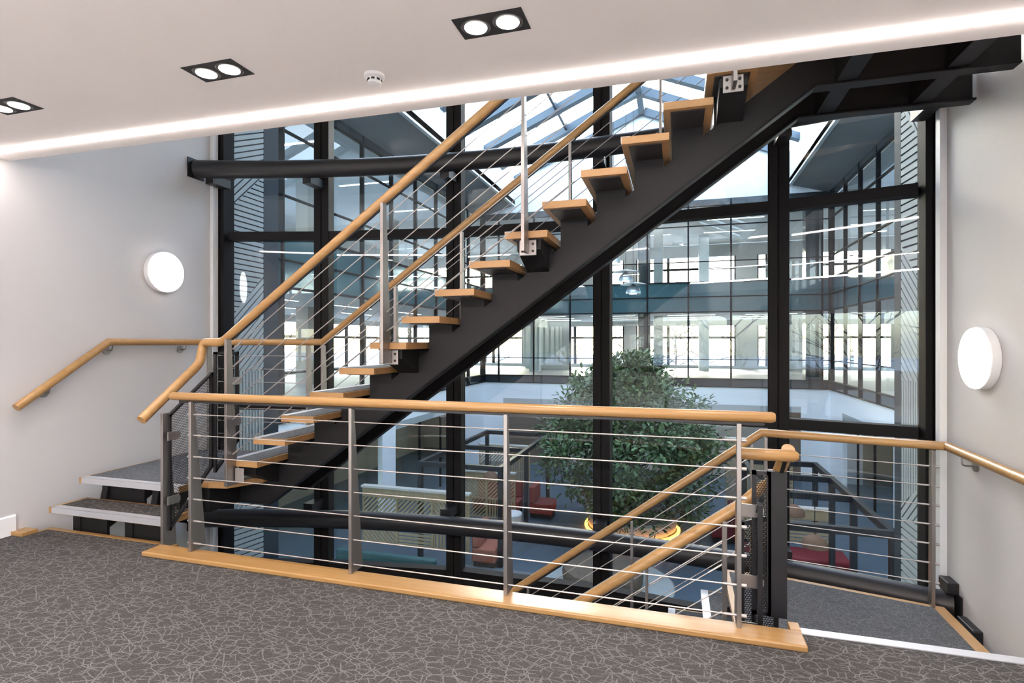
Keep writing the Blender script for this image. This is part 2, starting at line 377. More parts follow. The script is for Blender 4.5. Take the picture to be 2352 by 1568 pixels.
obj('baseboard_left', bb, 'gloss_white', kind='structure')
bb = NB(); prism(bb, [(XR, 0.0), (XR - 0.014, 0.0), (XR - 0.014, 0.14), (XR - 0.009, 0.15), (XR, 0.15)], -BY_, 3.0, 'Y')
obj('baseboard_right', bb, 'gloss_white', kind='structure')
obj('trim_5', bx(XL + 0.001, XL + 0.04, 4.80, 4.87, GZ, 7.2), 'gloss_white', kind='structure', label='narrow white jamb where the left wall meets the glass wall')
obj('trim_6', bx(XR - 0.045, XR - 0.001, 4.74, 4.81, GZ, 7.2), 'gloss_white', kind='structure', label='narrow white jamb where the right wall meets the glass wall')
# ceiling slab with the recessed light slot, its edge runs a degree off square
def ey(x, y): return y + 0.0165 * (x + 0.8)
b = NB()
for y0, y1, z0 in ((-BY_, 2.765, CZ), (2.765, 2.85, CZ + 0.06), (2.85, 2.985, CZ)):
    prism(b, [(XL, ey(XL, y0)), (XR, ey(XR, y0)), (XR, ey(XR, y1)), (XL, ey(XL, y1))], z0, 3.60, 'Z')
ceil = obj('ceiling', b, 'ceiling_paint', kind='structure', origin=(0, 0, CZ))
obj('wall_stairwell', bx(XL, XR, 2.90, 2.99, GZ, -0.245), 'white_paint', kind='structure')
obj('floor_stairwell', bx(XL, XR, 2.99, 5.7, GZ - 0.2, GZ), 'atrium_floor', kind='structure')
obj('ceiling_stairwell', bx(XL, XR, 1.0, 5.6, 7.2, 7.4), 'white_paint', kind='structure')
obj('wall_upper', bx(XL, XR, 0.9, 1.0, 3.6, 7.2), 'white_paint', kind='structure')
# back wall behind the viewer, its unseen wide window added for daylight and reflections
BY = 5.0
bw = NB()
for x0, x1, z0, z1 in ((XL, XR, -0.24, 0.8), (XL, XR, 2.2, CZ), (XL, -4.2, 0.8, 2.2), (1.2, XR, 0.8, 2.2)): box(bw, x0, x1, -BY - 0.2, -BY, z0, z1)
obj('wall_back', bw, 'white_paint', kind='structure')
wn = empty('window_1', (-1.5, -BY - 0.1, 0.8), kind='structure')
for i in range(6):
    x = -4.2 + i * 1.08
    obj('mullion', bx(x - 0.03 if i else x, x + 0.03 if i < 5 else x, -BY - 0.14, -BY - 0.06, 0.8, 2.2), 'frame_black', wn)
    if i < 5: obj('pane', sheet([(x + 0.03, -BY - 0.1, 0.8), (x + 1.05, -BY - 0.1, 0.8), (x + 1.05, -BY - 0.1, 2.2), (x + 0.03, -BY - 0.1, 2.2)]), 'glass_sky', wn)

# ------------------------------------------------------------------ structure: curved curtain wall between stair hall and atrium
cw = empty('window_2', (XC, 5.3, GZ), kind='structure', label='curved black framed glass wall behind the staircase')
nodes = [(XL + 0.05, fac(XL) + 0.03)] + [(x, fac(x)) for x in COLX] + [(XR - 0.03, fac(XR) + 0.03)]
def mullion(px, py, wd, ang, z0, z1):
    b = NB()
    c_, s_ = math.cos(ang), math.sin(ang)
    for u0, u1, v0, v1 in ((-wd / 2, -0.006, -0.075, 0.075), (0.006, wd / 2, -0.075, 0.075), (-wd / 2 + 0.01, wd / 2 - 0.01, -0.05, 0.06)):
        pts = [(px + u * c_ - v * s_, py + u * s_ + v * c_) for u, v in ((u0, v0), (u1, v0), (u1, v1), (u0, v1))]
        prism(b, pts, z0, z1, 'Z')
    return b
for i, (px, py) in enumerate(nodes):
    if 0 < i < 5:
        ang = math.atan2(nodes[i + 1][1] - nodes[i - 1][1], nodes[i + 1][0] - nodes[i - 1][0]); obj('mullion', mullion(px, py, 0.165, ang, GZ, 7.2), 'frame_black', cw)
    else:
        sgn = 1 if i == 0 else -1
        obj('mullion', mullion(px, py, 0.10, 0, GZ, 7.2), 'frame_black', cw)
ZT = [GZ, -1.04, 0.78, 2.65, 4.6, 7.2]
for i in range(5):
    (xa, ya), (xb, yb) = nodes[i], nodes[i + 1]
    L = math.hypot(xb - xa, yb - ya); ux, uy = (xb - xa) / L, (yb - ya) / L; vx, vy = -uy, ux
    def q(u, v): return (xa + ux * u + vx * v, ya + uy * u + vy * v)
    for z in ZT[1:-1]:
        h = 0.05 if z > -1 else 0.11
        obj('transom', prism(NB(), [q(0.07, -0.06), q(L - 0.07, -0.06), q(L - 0.07, 0.06), q(0.07, 0.06)], z - h, z + h * 0.8, 'Z'), 'frame_black', cw)
    for k in range(5):
        z0, z1 = ZT[k] + (0.04 if k else 0), ZT[k + 1] - 0.05
        a_, c_ = q(0.05, 0.03), q(L - 0.05, 0.03); obj('pane', sheet([(*a_, z0), (*c_, z0), (*c_, z1), (*a_, z1)]), 'glass_near', cw)

# ------------------------------------------------------------------ structure: flank panels of grooved boards
F_, YAW_ = 1265.0, R(16.68)
def flank_uv(px, py, X):
    # survey point on the plane x = X
    r_, u_ = (px - 1176) / F_, -(py - 786) / F_
    d = (r_ * math.cos(YAW_) - math.sin(YAW_), r_ * math.sin(YAW_) + math.cos(YAW_), u_); t = X / d[0]
    return (d[1] * t, 1.47 + u_ * t)
def flank(name, X, zones, outward, y0, y1):
    root = empty(name, (X, (y0 + y1) / 2, GZ), kind='structure')
    obj('backing', bx(min(X, X - outward * 0.05), max(X, X - outward * 0.05), y0, y1, GZ, 7.2), 'groove', root)
    for pts, dr, pitch in zones:
        poly = [flank_uv(p[0], p[1], X) for p in pts]
        poly = clip(clip(poly, (1, 0), y0 + 0.004), (-1, 0), -(y1 - 0.004))
        cx = sum(p[0] for p in pts) / len(pts); cyy = sum(p[1] for p in pts) / len(pts)
        a = flank_uv(cx, cyy, X); c_ = flank_uv(cx + dr[0], cyy + dr[1], X)
        for q_ in strips(poly, (c_[0] - a[0], c_[1] - a[1]), pitch, 0.015):
            obj('board', prism(NB(), q_, X, X + outward * 0.012, 'X'), 'panel_grey', root)
    return root
P = 0.062
flank('wall_panel_left', XL, [
    ([(520, -900), (615, -900), (615, 384), (520, 398)], (10, 4.6), P),
    ([(520, 398), (615, 384), (615, 395), (520, 482)], (10, -9.2), P),
    ([(520, 482), (615, 395), (615, 618), (520, 742)], (10, 2.4), P),
    ([(520, 742), (615, 618), (615, 849), (520, 854)], (10, -12.3), P),
    ([(520, 854), (615, 849), (615, 1042), (520, 1030)], (0.001, 10), P * 0.8),
    ([(520, 1030), (615, 1042), (615, 1110), (520, 1200)], (10, -13), P),
    ([(520, 1200), (615, 1110), (615, 1500), (520, 1560)], (10, -4.5), P)], 1, 5.03, 5.60)
flank('wall_panel_right', XR, [
    ([(2062, -900), (2140, -900), (2140, 345), (2125, 332), (2075, 252), (2062, 240)], (10, 13.5), P),
    ([(2062, 240), (2075, 252), (2125, 332), (2140, 345), (2140, 720), (2124, 660), (2072, 560), (2062, 545)], (10, -5.0), P),
    ([(2062, 545), (2072, 560), (2124, 660), (2140, 720), (2140, 881), (2062, 871)], (10, 19), P),
    ([(2062, 871), (2140, 881), (2140, 1095), (2062, 1170)], (0.001, 10), P * 0.8),
    ([(2062, 1170), (2140, 1095), (2140, 1215), (2062, 1183)], (10, -14), P),
    ([(2062, 1183), (2140, 1215), (2140, 1600), (2062, 1560)], (10, 11), P)], -1, 5.00, 5.57)
obj('wall_panel_post', bx(XL - 0.3, XL + 0.012, 5.60, 5.86, GZ, 7.2), 'post_blue', kind='structure')
obj('wall_panel_post', bx(XR - 0.012, XR + 0.3, 5.57, 5.72, GZ, 7.2), 'post_blue', kind='structure')

# ------------------------------------------------------------------ structure: the atrium
obj('floor_atrium', bx(AXL - 9, AXR + 9, 5.3, 34, GZ - 0.2, GZ), 'atrium_floor', kind='structure')
fl = empty('floor_planks', (-3.5, 12.0, GZ), kind='structure', label='grey plank strip in the atrium floor beside the red sofa')
for i in range(12):
    obj('plank', bx(-5.2, -1.0, 9.2 + i * 0.27, 9.455 + i * 0.27, GZ, GZ + 0.012), 'plank_grey', fl)
for s_, x0, x1 in (('left', AXL, XL - 0.3), ('right', XR + 0.3, AXR)):
    obj('wall_atrium_near_' + s_, bx(x0, x1, 5.55, AY0, GZ, 8.8), 'shaft_white', kind='structure')
def slab(name, x0, x1, y0, y1):
    obj('floor_' + name + '_one', bx(x0, x1, y0, y1, -0.30, 0.0), 'office_floor', kind='structure')
    obj('ceiling_' + name + '_ground', bx(x0, x1, y0, y1, -1.03, -0.93), 'office_ceiling', kind='structure')
    obj('floor_' + name + '_two', bx(x0, x1, y0, y1, 3.65, 3.90), 'office_floor', kind='structure')
    obj('ceiling_' + name + '_one', bx(x0, x1, y0, y1, 2.70, 2.80), 'office_ceiling', kind='structure')
    obj('ceiling_' + name + '_two', bx(x0, x1, y0, y1, 7.05, 7.30), 'office_ceiling', kind='structure')
slab('office_left', AXL - 9, AXL - 0.13, 5.6, AY1 + 10)
slab('office_right', AXR + 0.13, AXR + 9, 5.6, AY1 + 10)
slab('office_far', AXL - 0.12, AXR + 0.12, AY1 + 0.13, AY1 + 10)
WN = [2]
def glazed(axis, const, a0, a1, marks, label, nrm):
    """storey-high glazing of one atrium side: axis 'X' = plane x=const running in y"""
    WN[0] += 1
    mid = (a0 + a1) / 2
    root = empty('window_%d' % WN[0], (const, mid, -0.32) if axis == 'X' else (mid, const, -0.32), kind='structure', label=label)
    def bb_(u0, u1, d0, d1, z0, z1):
        d0, d1 = sorted((const + nrm * d0, const + nrm * d1))
        return bx(d0, d1, u0, u1, z0, z1) if axis == 'X' else bx(u0, u1, d0, d1, z0, z1)
    def sh_(u0, u1, d, z0, z1):
        d = const + nrm * d
        return sheet([(d, u0, z0), (d, u1, z0), (d, u1, z1), (d, u0, z1)] if axis == 'X' else [(u0, d, z0), (u1, d, z0), (u1, d, z1), (u0, d, z1)])
    obj('fascia', bb_(a0, a1, -0.12, 0.0, -1.03, -0.32), 'shaft_white', root)
    for z, h in ((-0.32, 0.03), (0.0, 0.045), (0.78, 0.035), (2.70, 0.05), (3.32, 0.035), (3.92, 0.05), (4.75, 0.035), (6.2, 0.035), (7.0, 0.05)):
        obj('transom', bb_(a0, a1, -0.05, 0.045, z - h / 2, z + h / 2), 'frame_black', root)
    ms = [a0] + marks + [a1]
    for m_ in ms:
        obj('mullion', bb_(max(a0, m_ - 0.03), min(a1, m_ + 0.03), -0.06, 0.06, -0.32, 7.2), 'frame_black', root)
    for u0, u1 in zip(ms, ms[1:]):
        obj('spandrel', bb_(u0, u1, -0.02, 0.0, -0.32, 0.0), 'dark_spandrel', root)
        obj('spandrel', bb_(u0, u1, -0.02, 0.0, 2.70, 3.92), 'spandrel', root)
        obj('pane', sh_(u0 + 0.03, u1 - 0.03, -0.004, 0.0, 2.70), 'glass_far', root)
        obj('pane', sh_(u0 + 0.03, u1 - 0.03, -0.004, 3.92, 7.0), 'glass_far', root)
    obj('eaves', bb_(a0, a1, -0.12, 0.05, 7.0, 7.25), 'dark_spandrel', root)
    return root
marks_y = [16.75 + 1.63 * k for k in range(-6, 5) if AY0 < 16.75 + 1.63 * k < AY1 - 0.3]
glazed('X', AXL, AY0, AY1, marks_y, 'tall glazed office wall on the left of the atrium', 1)
glazed('X', AXR, AY0, AY1, marks_y, 'tall glazed office wall on the right of the atrium', -1)
marks_x = [0.44 + 1.63 * k for k in range(-5, 4) if AXL + 0.3 < 0.44 + 1.63 * k < AXR - 0.2]
glazed('Y', AY1, AXL, AXR, marks_x, 'glazed far wall of the atrium with bright offices behind', -1)
# ground floor fronts
def shopfront(axis, const, segs, label, nrm):
    WN[0] += 1
    a0, a1 = segs[0][0], segs[-1][1]; mid = (a0 + a1) / 2
    root = empty('window_%d' % WN[0], (const, mid, GZ) if axis == 'X' else (mid, const, GZ), kind='structure', label=label)
    def bb_(u0, u1, d0, d1, z0, z1):
        d0, d1 = sorted((const + nrm * d0, const + nrm * d1))
        return bx(d0, d1, u0, u1, z0, z1) if axis == 'X' else bx(u0, u1, d0, d1, z0, z1)
    def sh_(u0, u1, d, z0, z1):
        d = const + nrm * d
        return sheet([(d, u0, z0), (d, u1, z0), (d, u1, z1), (d, u0, z1)] if axis == 'X' else [(u0, d, z0), (u1, d, z0), (u1, d, z1), (u0, d, z1)])
    for u0, u1, kind in segs:
        if kind == 'w': obj('pier', bb_(u0, u1, -0.15, 0.0, GZ, -1.03), 'shaft_white', root)
        elif kind == 'b': obj('beige_panel', bb_(u0, u1, -0.15, -0.06, GZ, -1.25), 'beige_wall', root)
        elif kind == 'd': obj('timber_door', bb_(u0, u1, -0.15, -0.06, GZ, -1.25), 'brown_door', root)
        else:
            n = max(1, round((u1 - u0) / 1.6))
            for k in range(n):
                v0, v1 = u0 + (u1 - u0) * k / n, u0 + (u1 - u0) * (k + 1) / n
                obj('mullion', bb_(v0, v0 + 0.06, -0.08, -0.02, GZ, -1.25), 'frame_black', root)
                obj('pane', sh_(v0 + 0.06, v1, -0.05, GZ, -1.25), 'glass_far', root)
        if kind != 'w': obj('soffit', bb_(u0, u1, -0.15, 0.0, -1.25, -1.03), 'panel_grey', root)
    return root
shopfront('X', AXL, [(AY0, 8.1, 'g'), (8.1, 8.35, 'w'), (8.35, 14.6, 'g'), (14.6, 15.4, 'w'), (15.4, 20.6, 'g'), (20.6, AY1, 'w')], 'glass front of the ground floor rooms on the left', 1)
shopfront('X', AXR, [(AY0, 15.6, 'g'), (15.6, 17.2, 'w'), (17.2, 22.0, 'g'), (22.0, AY1, 'w')], 'glass front of the ground floor rooms on the right', -1)
shopfront('Y', AY1, [(AXL, -7.5, 'w'), (-7.5, -4.6, 'd'), (-4.6, -3.6, 'b'), (-3.6, 2.6, 'b'), (2.6, 3.5, 'b'), (3.5, 4.6, 'd'), (4.6, AXR, 'w')], 'far ground floor wall with timber doors and beige panels', -1)
obj('wall_ground_back_left', bx(AXL - 4.2, AXL - 4.0, 5.6, 26, GZ, -1.03), 'beige_wall', kind='structure')
obj('wall_ground_back_right', bx(AXR + 4.0, AXR + 4.2, 5.6, 26, GZ, -1.03), 'beige_wall', kind='structure')

obj('wall_ground_end_left', bx(AXL - 4.0, AXL - 0.2, 25.8, 26.0, GZ, -1.03), 'beige_wall', kind='structure')
obj('wall_ground_end_right', bx(AXR + 0.2, AXR + 4.0, 25.8, 26.0, GZ, -1.03), 'beige_wall', kind='structure')

# roof: dark boarded slopes, white skylight shaft, glazed pitched skylight
AX = -1.4
for s_, sgn in (('left', -1), ('right', 1)):
    x0, x1 = AX + sgn * 7.0, AX + sgn * 5.55
    b = NB(); prism(b, [(x0, 7.2), (x1, 7.62), (x1, 7.80), (x0, 7.38)], AY0 - 0.1, AY1 + 0.1, 'Y')
    obj('ceiling_atrium_' + s_, b, 'roof_board', kind='structure')
    x2 = AX + sgn * 5.67
    obj('wall_skylight_' + s_, bx(min(x1, x2), max(x1, x2), AY0, AY1, 7.55, 8.85), 'shaft_white', kind='structure')
for s_, y0, y1 in (('near', AY0 - 0.15, AY0), ('far', AY1, AY1 + 0.15)):
    b = NB(); prism(b, [(AX - 7.0, 7.2), (AX + 7.0, 7.2), (AX + 7.0, 7.38), (AX + 5.6, 8.85), (AX, 11.3), (AX - 5.6, 8.85), (AX - 7.0, 7.38)], y0, y1, 'Y')
    obj('wall_gable_' + s_, b, 'shaft_white', kind='structure')
sk = empty('window_skylight', (AX, 14.7, 8.85), kind='structure', label='long pitched glass skylight over the atrium')
SL = (11.3 - 8.85) / 5.6
ny = 9; dy = (AY1 - AY0) / ny
for sgn in (-1, 1):
    for k in range(ny + 1):
        y = AY0 + dy * k; w2 = 0.16
        b = NB(); prism(b, [(AX, 11.3 - 0.35), (AX + sgn * 5.6, 8.85 - 0.25), (AX + sgn * 5.6, 8.86), (AX, 11.3)], max(AY0, y - w2), min(AY1, y + w2), 'Y')
        obj('rafter', b, 'rafter', sk)
        if k < ny:
            for x0f, x1f in ((0, 0.5), (0.5, 1.0)):
                b = NB(); pts = [(AX + sgn * 5.6 * x0f, 11.3 - 2.45 * x0f), (AX + sgn * 5.6 * x1f, 11.3 - 2.45 * x1f)]
                b.free(); b = sheet([(pts[0][0], y + w2, pts[0][1]), (pts[1][0], y + w2, pts[1][1]), (pts[1][0], y + dy - w2, pts[1][1]), (pts[0][0], y + dy - w2, pts[0][1])])
                obj('pane', b, 'glass_sky', sk)
    b = NB(); xm = AX + sgn * 2.8; zm = 11.3 - 1.225; prism(b, [(xm - 0.05, zm - 0.2), (xm + 0.05, zm - 0.2), (xm + 0.05, zm + 0.02), (xm - 0.05, zm + 0.02)], AY0, AY1, 'Y')
    obj('purlin', b, 'rafter', sk)
obj('ridge_beam', bx(AX - 0.12, AX + 0.12, AY0, AY1, 10.95, 11.32), 'rafter', sk)

# offices around the atrium: outer fronts, columns, ceiling lights
def outer(axis, const, a0, a1, zb, pattern, label):
    WN[0] += 1; mid = (a0 + a1) / 2
    root = empty('window_%d' % WN[0], (const, mid, zb) if axis == 'X' else (mid, const, zb), kind='structure', label=label)
    def bb_(u0, u1, d0, d1, z0, z1): return bx(const + d0, const + d1, u0, u1, zb + z0, zb + z1) if axis == 'X' else bx(u0, u1, const + d0, const + d1, zb + z0, zb + z1)
    for u0, u1, kind in pattern:
        if kind == 'w': obj('wall_section', bb_(u0, u1, -0.1, 0.1, 0, 3.1), 'office_white', root); continue
        obj('sill', bb_(u0, u1, -0.1, 0.1, 0, 0.17), 'office_white', root); obj('lintel', bb_(u0, u1, -0.1, 0.1, 2.42, 3.1), 'office_white', root)
        n = max(1, round((u1 - u0) / 1.75))
        for k in range(n + 1):
            u = u0 + (u1 - u0) * k / n; obj('mullion', bb_(u - 0.08, u + 0.08, -0.06, 0.06, 0.17, 2.42), 'frame_black', root)
        obj('transom', bb_(u0, u1, -0.05, 0.05, 1.68, 1.81), 'frame_black', root)
        obj('pane', sheet([(const, u0, zb + 0.17), (const, u1, zb + 0.17), (const, u1, zb + 2.42), (const, u0, zb + 2.42)] if axis == 'X' else [(u0, const, zb + 0.17), (u1, const, zb + 0.17), (u1, const, zb + 2.42), (u0, const, zb + 2.42)]), 'glass_sky', root)
YF = AY1 + 9.5
for zb, nm in ((0.0, 'first'), (3.9, 'top')):
    outer('Y', YF, -17, 14.5, zb, [(-17, -9.2, 'g'), (-9.2, -7.4, 'w'), (-7.4, -3.0, 'g'), (-3.0, -2.3, 'w'), (-2.3, 3.15, 'g'), (3.15, 4.25, 'w'), (4.25, 4.75, 'g'), (4.75, 7.0, 'w'), (7.0, 14.5, 'g')], 'bright far windows of the ' + nm + ' floor office beyond the atrium')
    outer('X', AXL - 8.7, 5.7, YF, zb, [(5.7, 10.5, 'g'), (10.5, 11.5, 'w'), (11.5, 19.5, 'g'), (19.5, 20.5, 'w'), (20.5, YF, 'g')], 'outer windows of the ' + nm + ' floor office on the left')
    outer('X', AXR + 8.5, 5.7, YF, zb, [(5.7, 12.5, 'g'), (12.5, 14.0, 'w'), (14.0, 22.0, 'g'), (22.0, 23.0, 'w'), (23.0, YF, 'g')], 'outer windows of the ' + nm + ' floor office on the right')
    for x, y, wd, mt in ((-1.35, AY1 + 0.75, 0.5, 'dark_spandrel'), (5.1, AY1 + 0.6, 0.55, 'dark_spandrel'), (-6.9, AY1 + 3.5, 0.5, 'office_white'), (-0.85, AY1 + 3.4, 0.42, 'office_white'), (1.35, AY1 + 7.0, 0.5, 'zinc'),
                         (-12.5, 10.0, 0.5, 'beige_wall'), (-12.5, 16.5, 0.5, 'beige_wall'), (-12.5, 22.5, 0.5, 'beige_wall'), (9.5, 13, 0.5, 'office_white'), (9.5, 19, 0.5, 'office_white')):
        obj('wall_column', bx(x - wd / 2, x + wd / 2, y - wd / 2, y + wd / 2, zb, zb + (2.70 if zb < 1 else 3.15)), mt, kind='structure')
obj('wall_partition_far', bx(-8.2, -5.6, AY1 + 6.4, AY1 + 6.55, 0, 2.7), 'office_white', kind='structure')
obj('wall_partition_far', bx(-8.2, -4.4, AY1 + 8.9, AY1 + 9.0, 3.9, 7.05), 'office_white', kind='structure')
LIGHTS = []
ORD = ['first', 'second', 'third', 'fourth', 'fifth']
def office_light(x0, x1, y0, y1, z, label, grp, i=0, j=None):
    label = ORD[i] + (' in the ' + ORD[j] + ' row' if j is not None else '') + ' of the ' + label
    r_ = empty('linear_ceiling_light', ((x0 + x1) / 2, (y0 + y1) / 2, z - 0.03), label, 'ceiling light', grp)
    obj('housing', bx(x0, x1, y0, y1, z - 0.03, z), 'gloss_white', r_); obj('diffuser', bx(x0 + 0.01, x1 - 0.01, y0 + 0.01, y1 - 0.01, z - 0.036, z - 0.028), 'office_led', r_)
for j, x in enumerate((-10.6, -13.0, -15.4)):
    for i, y in enumerate((8.5, 12.5, 16.5, 20.5)): office_light(x - 0.06, x + 0.06, y - 1.1, y + 1.1, 2.70, 'strip lights in the left first floor office', 'strip lights of the left first floor office', i, j)
for j, x in enumerate((7.6, 10.2)):
    for i, y in enumerate((12.5, 16.5, 20.5)): office_light(x - 0.06, x + 0.06, y - 1.1, y + 1.1, 2.70, 'strip lights in the right first floor office', 'strip lights of the right first floor office', i, j)
for j, y in enumerate((25.4, 27.6, 29.8)):
    for i, x in enumerate((-6.0, -2.8, 0.6, 3.8)): office_light(x - 1.0, x + 1.0, y - 0.06, y + 0.06, 2.70, 'strip lights in the far first floor office', 'strip lights of the far first floor office', i, j)
for j, y in enumerate((26.5, 29.5)):
    for i, x in enumerate((-5.5, -1.5, 2.5)): office_light(x - 1.2, x + 1.2, y - 0.06, y + 0.06, 7.05, 'strip lights high in the far top floor office', 'strip lights of the far top floor office', i, j)
for i, y in enumerate((9.0, 13.0, 17.0, 21.0)): office_light(-11.5, -9.5, y - 0.06, y + 0.06, 7.05, 'strip lights high in the left top floor office', 'strip lights of the left top floor office', i)
for i, y in enumerate((8.0, 13.0, 18.0, 22.0)):
    office_light(AXL - 2.6, AXL - 2.4, y - 1, y + 1, -1.03, 'strip lights in the left ground floor rooms', 'strip lights of the left ground floor rooms', i)
    office_light(AXR + 2.4, AXR + 2.6, y - 1, y + 1, -1.03, 'strip lights in the right ground floor rooms', 'strip lights of the right ground floor rooms', i)
obj('ground', bx(-220, 220, -220, 260, GZ - 0.6, GZ - 0.3), 'ground_far', kind='structure')

# ------------------------------------------------------------------ tube beams along the curtain wall
def tube_beam(z, r, label):
    root = empty('tube_beam', (XC, arc(XC), z), label, 'steel beam')
    n = 40; x0, x1 = XL + 0.015, XR - 0.015
    pts = [(x0 + (x1 - x0) * i / n, arc(x0 + (x1 - x0) * i / n), z) for i in range(n + 1)]
    obj('pipe', tube(NB(), pts, r, 24), 'black_steel', root, smooth=True)
    for i, x in enumerate(([XL + 0.12] if z > 0 else []) + COLX + ([XR - 0.12] if z > 0 else [])):
        y = arc(x)
        obj('bracket', bx(x - 0.05, x + 0.05, y + 0.03, y + 0.27, z - r - 0.05, z - r + 0.04) if z > 0 else bx(x - 0.055, x + 0.055, y + 0.05, y + 0.27, z + r - 0.04, z + r + 0.05), 'black_steel', root)
    for x in (x0, x1):
        obj('end_plate', bx(min(x, x - 0.012 if x < 0 else x + 0.012), max(x, x - 0.012 if x < 0 else x + 0.012), arc(x) - r * 1.1, arc(x) + r * 1.1, z - r * 1.1, z + r * 1.1), 'black_steel', root)
tube_beam(3.295, 0.092, 'thick black curved tube crossing the glass wall near the ceiling')
tube_beam(-0.385, 0.092, 'thick black curved tube crossing the glass wall at floor level')
sb = empty('stub_beam', (1.84, 4.0, -0.5), 'short black steel beam end entering the right wall below the landing', 'steel beam')
obj('beam', bx(1.82, XR, 4.24, 4.46, -0.52, -0.385), 'black_steel', sb, bevel=0.01)
obj('cap_plate', bx(1.81, XR, 4.56, 4.70, -0.29, -0.21), 'black_steel', sb, bevel=0.004)

# ------------------------------------------------------------------ upper staircase
ST = empty('staircase', (-1.3, 4.08, 0.0), 'black steel open staircase with oak edged carpet treads rising to the right', 'staircase')
YN, YFR = 3.49, 4.645
def tread_k(k): return (-3.09 + GO * (k - 1), RISE * (k + 2))       # right edge x, top z
# one tread, local coordinates: right near top corner at the origin
b = NB(); box(b, -0.287, 0, 0, YFR - YN, -0.045, 0); bmesh.ops.recalc_face_normals(b, faces=b.faces)
me_t = bpy.data.meshes.new('tread'); b.to_mesh(me_t); b.free(); me_t.materials.append(MATS['oak_tread'])
def shared(name, *boxes, mat):
    b = NB()
    for a in boxes: box(b, *a)
    bmesh.ops.recalc_face_normals(b, faces=b.faces); me = bpy.data.meshes.new(name); b.to_mesh(me); b.free(); me.materials.append(MATS[mat]); return me
me_c = shared('tread_carpet', (-0.235, -0.022, 0.022, YFR - YN - 0.02, -0.004, 0.003), mat='carpet_stair')
me_n = shared('nosing', (-0.291, -0.235, 0.004, YFR - YN - 0.004, -0.006, 0.004), (-0.291, -0.286, 0.004, YFR - YN - 0.004, -0.038, 0.004), mat='aluminium')
me_p = shared('soffit_plate', (-0.245, -0.045, 0.040, YFR - YN - 0.04, -0.052, -0.044), mat='dark_plate')
def zbot(x): return 1.997 + 0.72 * (x + 0.657)
def ztop(x): return zbot(x) + 0.228
POSTS_K = (1, 6, 10, 15)
for k in range(1, 16):
    x, z = tread_k(k)
    t = link('tread', me_t, (x, YN, z), ST)
    for nm, me in (('tread_carpet', me_c), ('nosing', me_n), ('soffit_plate', me_p)): link(nm, me, (x, YN, z), t)
    xa, xb = x - 0.232, x - 0.042
    b = NB(); prism(b, [(xa, z - 0.05), (xb, z - 0.05), (xb, min(z - 0.06, ztop(xb) - 0.012)), (xa, ztop(xa) - 0.012)], 3.815, 4.345, 'Y')
    obj('bracket', b, 'stair_steel', t)
    if k in POSTS_K:
        for y0, y1, ya in ((YN + 0.05, 3.82, 0), (4.34, YFR - 0.05, 1)):
            b = NB(); h0, h1 = (0.115, 0.24) if ya == 0 else (0.24, 0.115)
            prism(b, [(y0, z - 0.05), (y1, z - 0.05), (y1, z - h1), (y0, z - h0)], xa + 0.015, xb - 0.015, 'X')
            obj('post_arm', b, 'stair_steel', t)
for nm_y, (y0, y1, f0, f1) in {'n': (3.80, 3.825, 3.785, 3.88), 'f': (4.335, 4.36, 4.28, 4.375)}.items():
    b = NB()
    prism(b, [(-3.64, 0.135), (-3.243, 0.135), (0.817, 3.058), (1.86, 3.058), (1.86, 3.245), (0.76, 3.245), (-3.303, 0.322), (-3.64, 0.322)], y0, y1, 'Y')
    st = obj('stringer', b, 'stair_steel', ST)
    b = NB()
    for (xa, za), (xb, zb_) in zip([(-3.64, 0.135), (-3.243, 0.135), (0.817, 3.058)], [(-3.243, 0.135), (0.817, 3.058), (1.86, 3.058)]):
        prism(b, [(xa, za - 0.014), (xb, zb_ - 0.014), (xb, zb_), (xa, za)], f0, f1, 'Y')
    obj('flange', b, 'stair_steel', st, bevel=0.004)
for x in (0.93, 1.50):
    obj('cross_beam', prism(NB(), [(3.2, 3.062), (4.34, 3.062), (4.34, 3.20), (3.2, 3.20)], x, x + 0.11, 'X'), 'stair_steel', ST)
obj('edge_beam', bx(0.76, 1.86, 3.20, 3.24, 3.062, 3.245), 'stair_steel', ST)
pf = obj('upper_platform', bx(0.46, 1.72, 3.30, 4.52, 3.248, 3.30), 'oak_tread', ST); obj('platform_carpet', bx(0.50, 1.68, 3.34, 4.48, 3.297, 3.304), 'carpet_stair', pf)
# left half landing and the step below it
LZ = 2 * RISE
lp = [(-4.68, 3.295), (-3.635, 3.295), (-3.635, 3.47), (-3.535, 3.47), (-3.385, 3.50), (-3.25, 3.74), (-3.25, 4.66), (-4.04, 4.67), (-4.72, 4.50)]
ld = obj('half_landing', prism(NB(), lp, LZ - 0.045, LZ, 'Z'), 'oak_tread', ST)
obj('landing_carpet', prism(NB(), [(-4.65, 3.35), (-3.66, 3.35), (-3.66, 3.50), (-3.40, 3.53), (-3.28, 3.76), (-3.28, 4.63), (-4.04, 4.64), (-4.69, 4.48)], LZ - 0.01, LZ + 0.003, 'Z'), 'carpet_stair', ld)
b = NB(); box(b, -4.645, -3.64, 3.290, 3.350, LZ - 0.005, LZ + 0.005); box(b, -4.645, -3.64, 3.288, 3.294, LZ - 0.042, LZ + 0.005)
obj('nosing', b, 'aluminium', ld)
obj('edge_beam', prism(NB(), [(-3.645, 3.31), (-3.645, 3.48), (-3.54, 3.48), (-3.54, 3.82), (-3.57, 3.82), (-3.57, 3.51), (-3.675, 3.51), (-3.675, 3.31)], LZ - 0.24, LZ - 0.046, 'Z'), 'stair_steel', ld)
s1 = obj('tread', bx(-4.705, -3.545, 3.085, 3.375, RISE - 0.045, RISE), 'oak_tread', ST)
obj('tread_carpet', bx(-4.66, -3.585, 3.14, 3.345, RISE - 0.01, RISE + 0.003), 'carpet', s1)
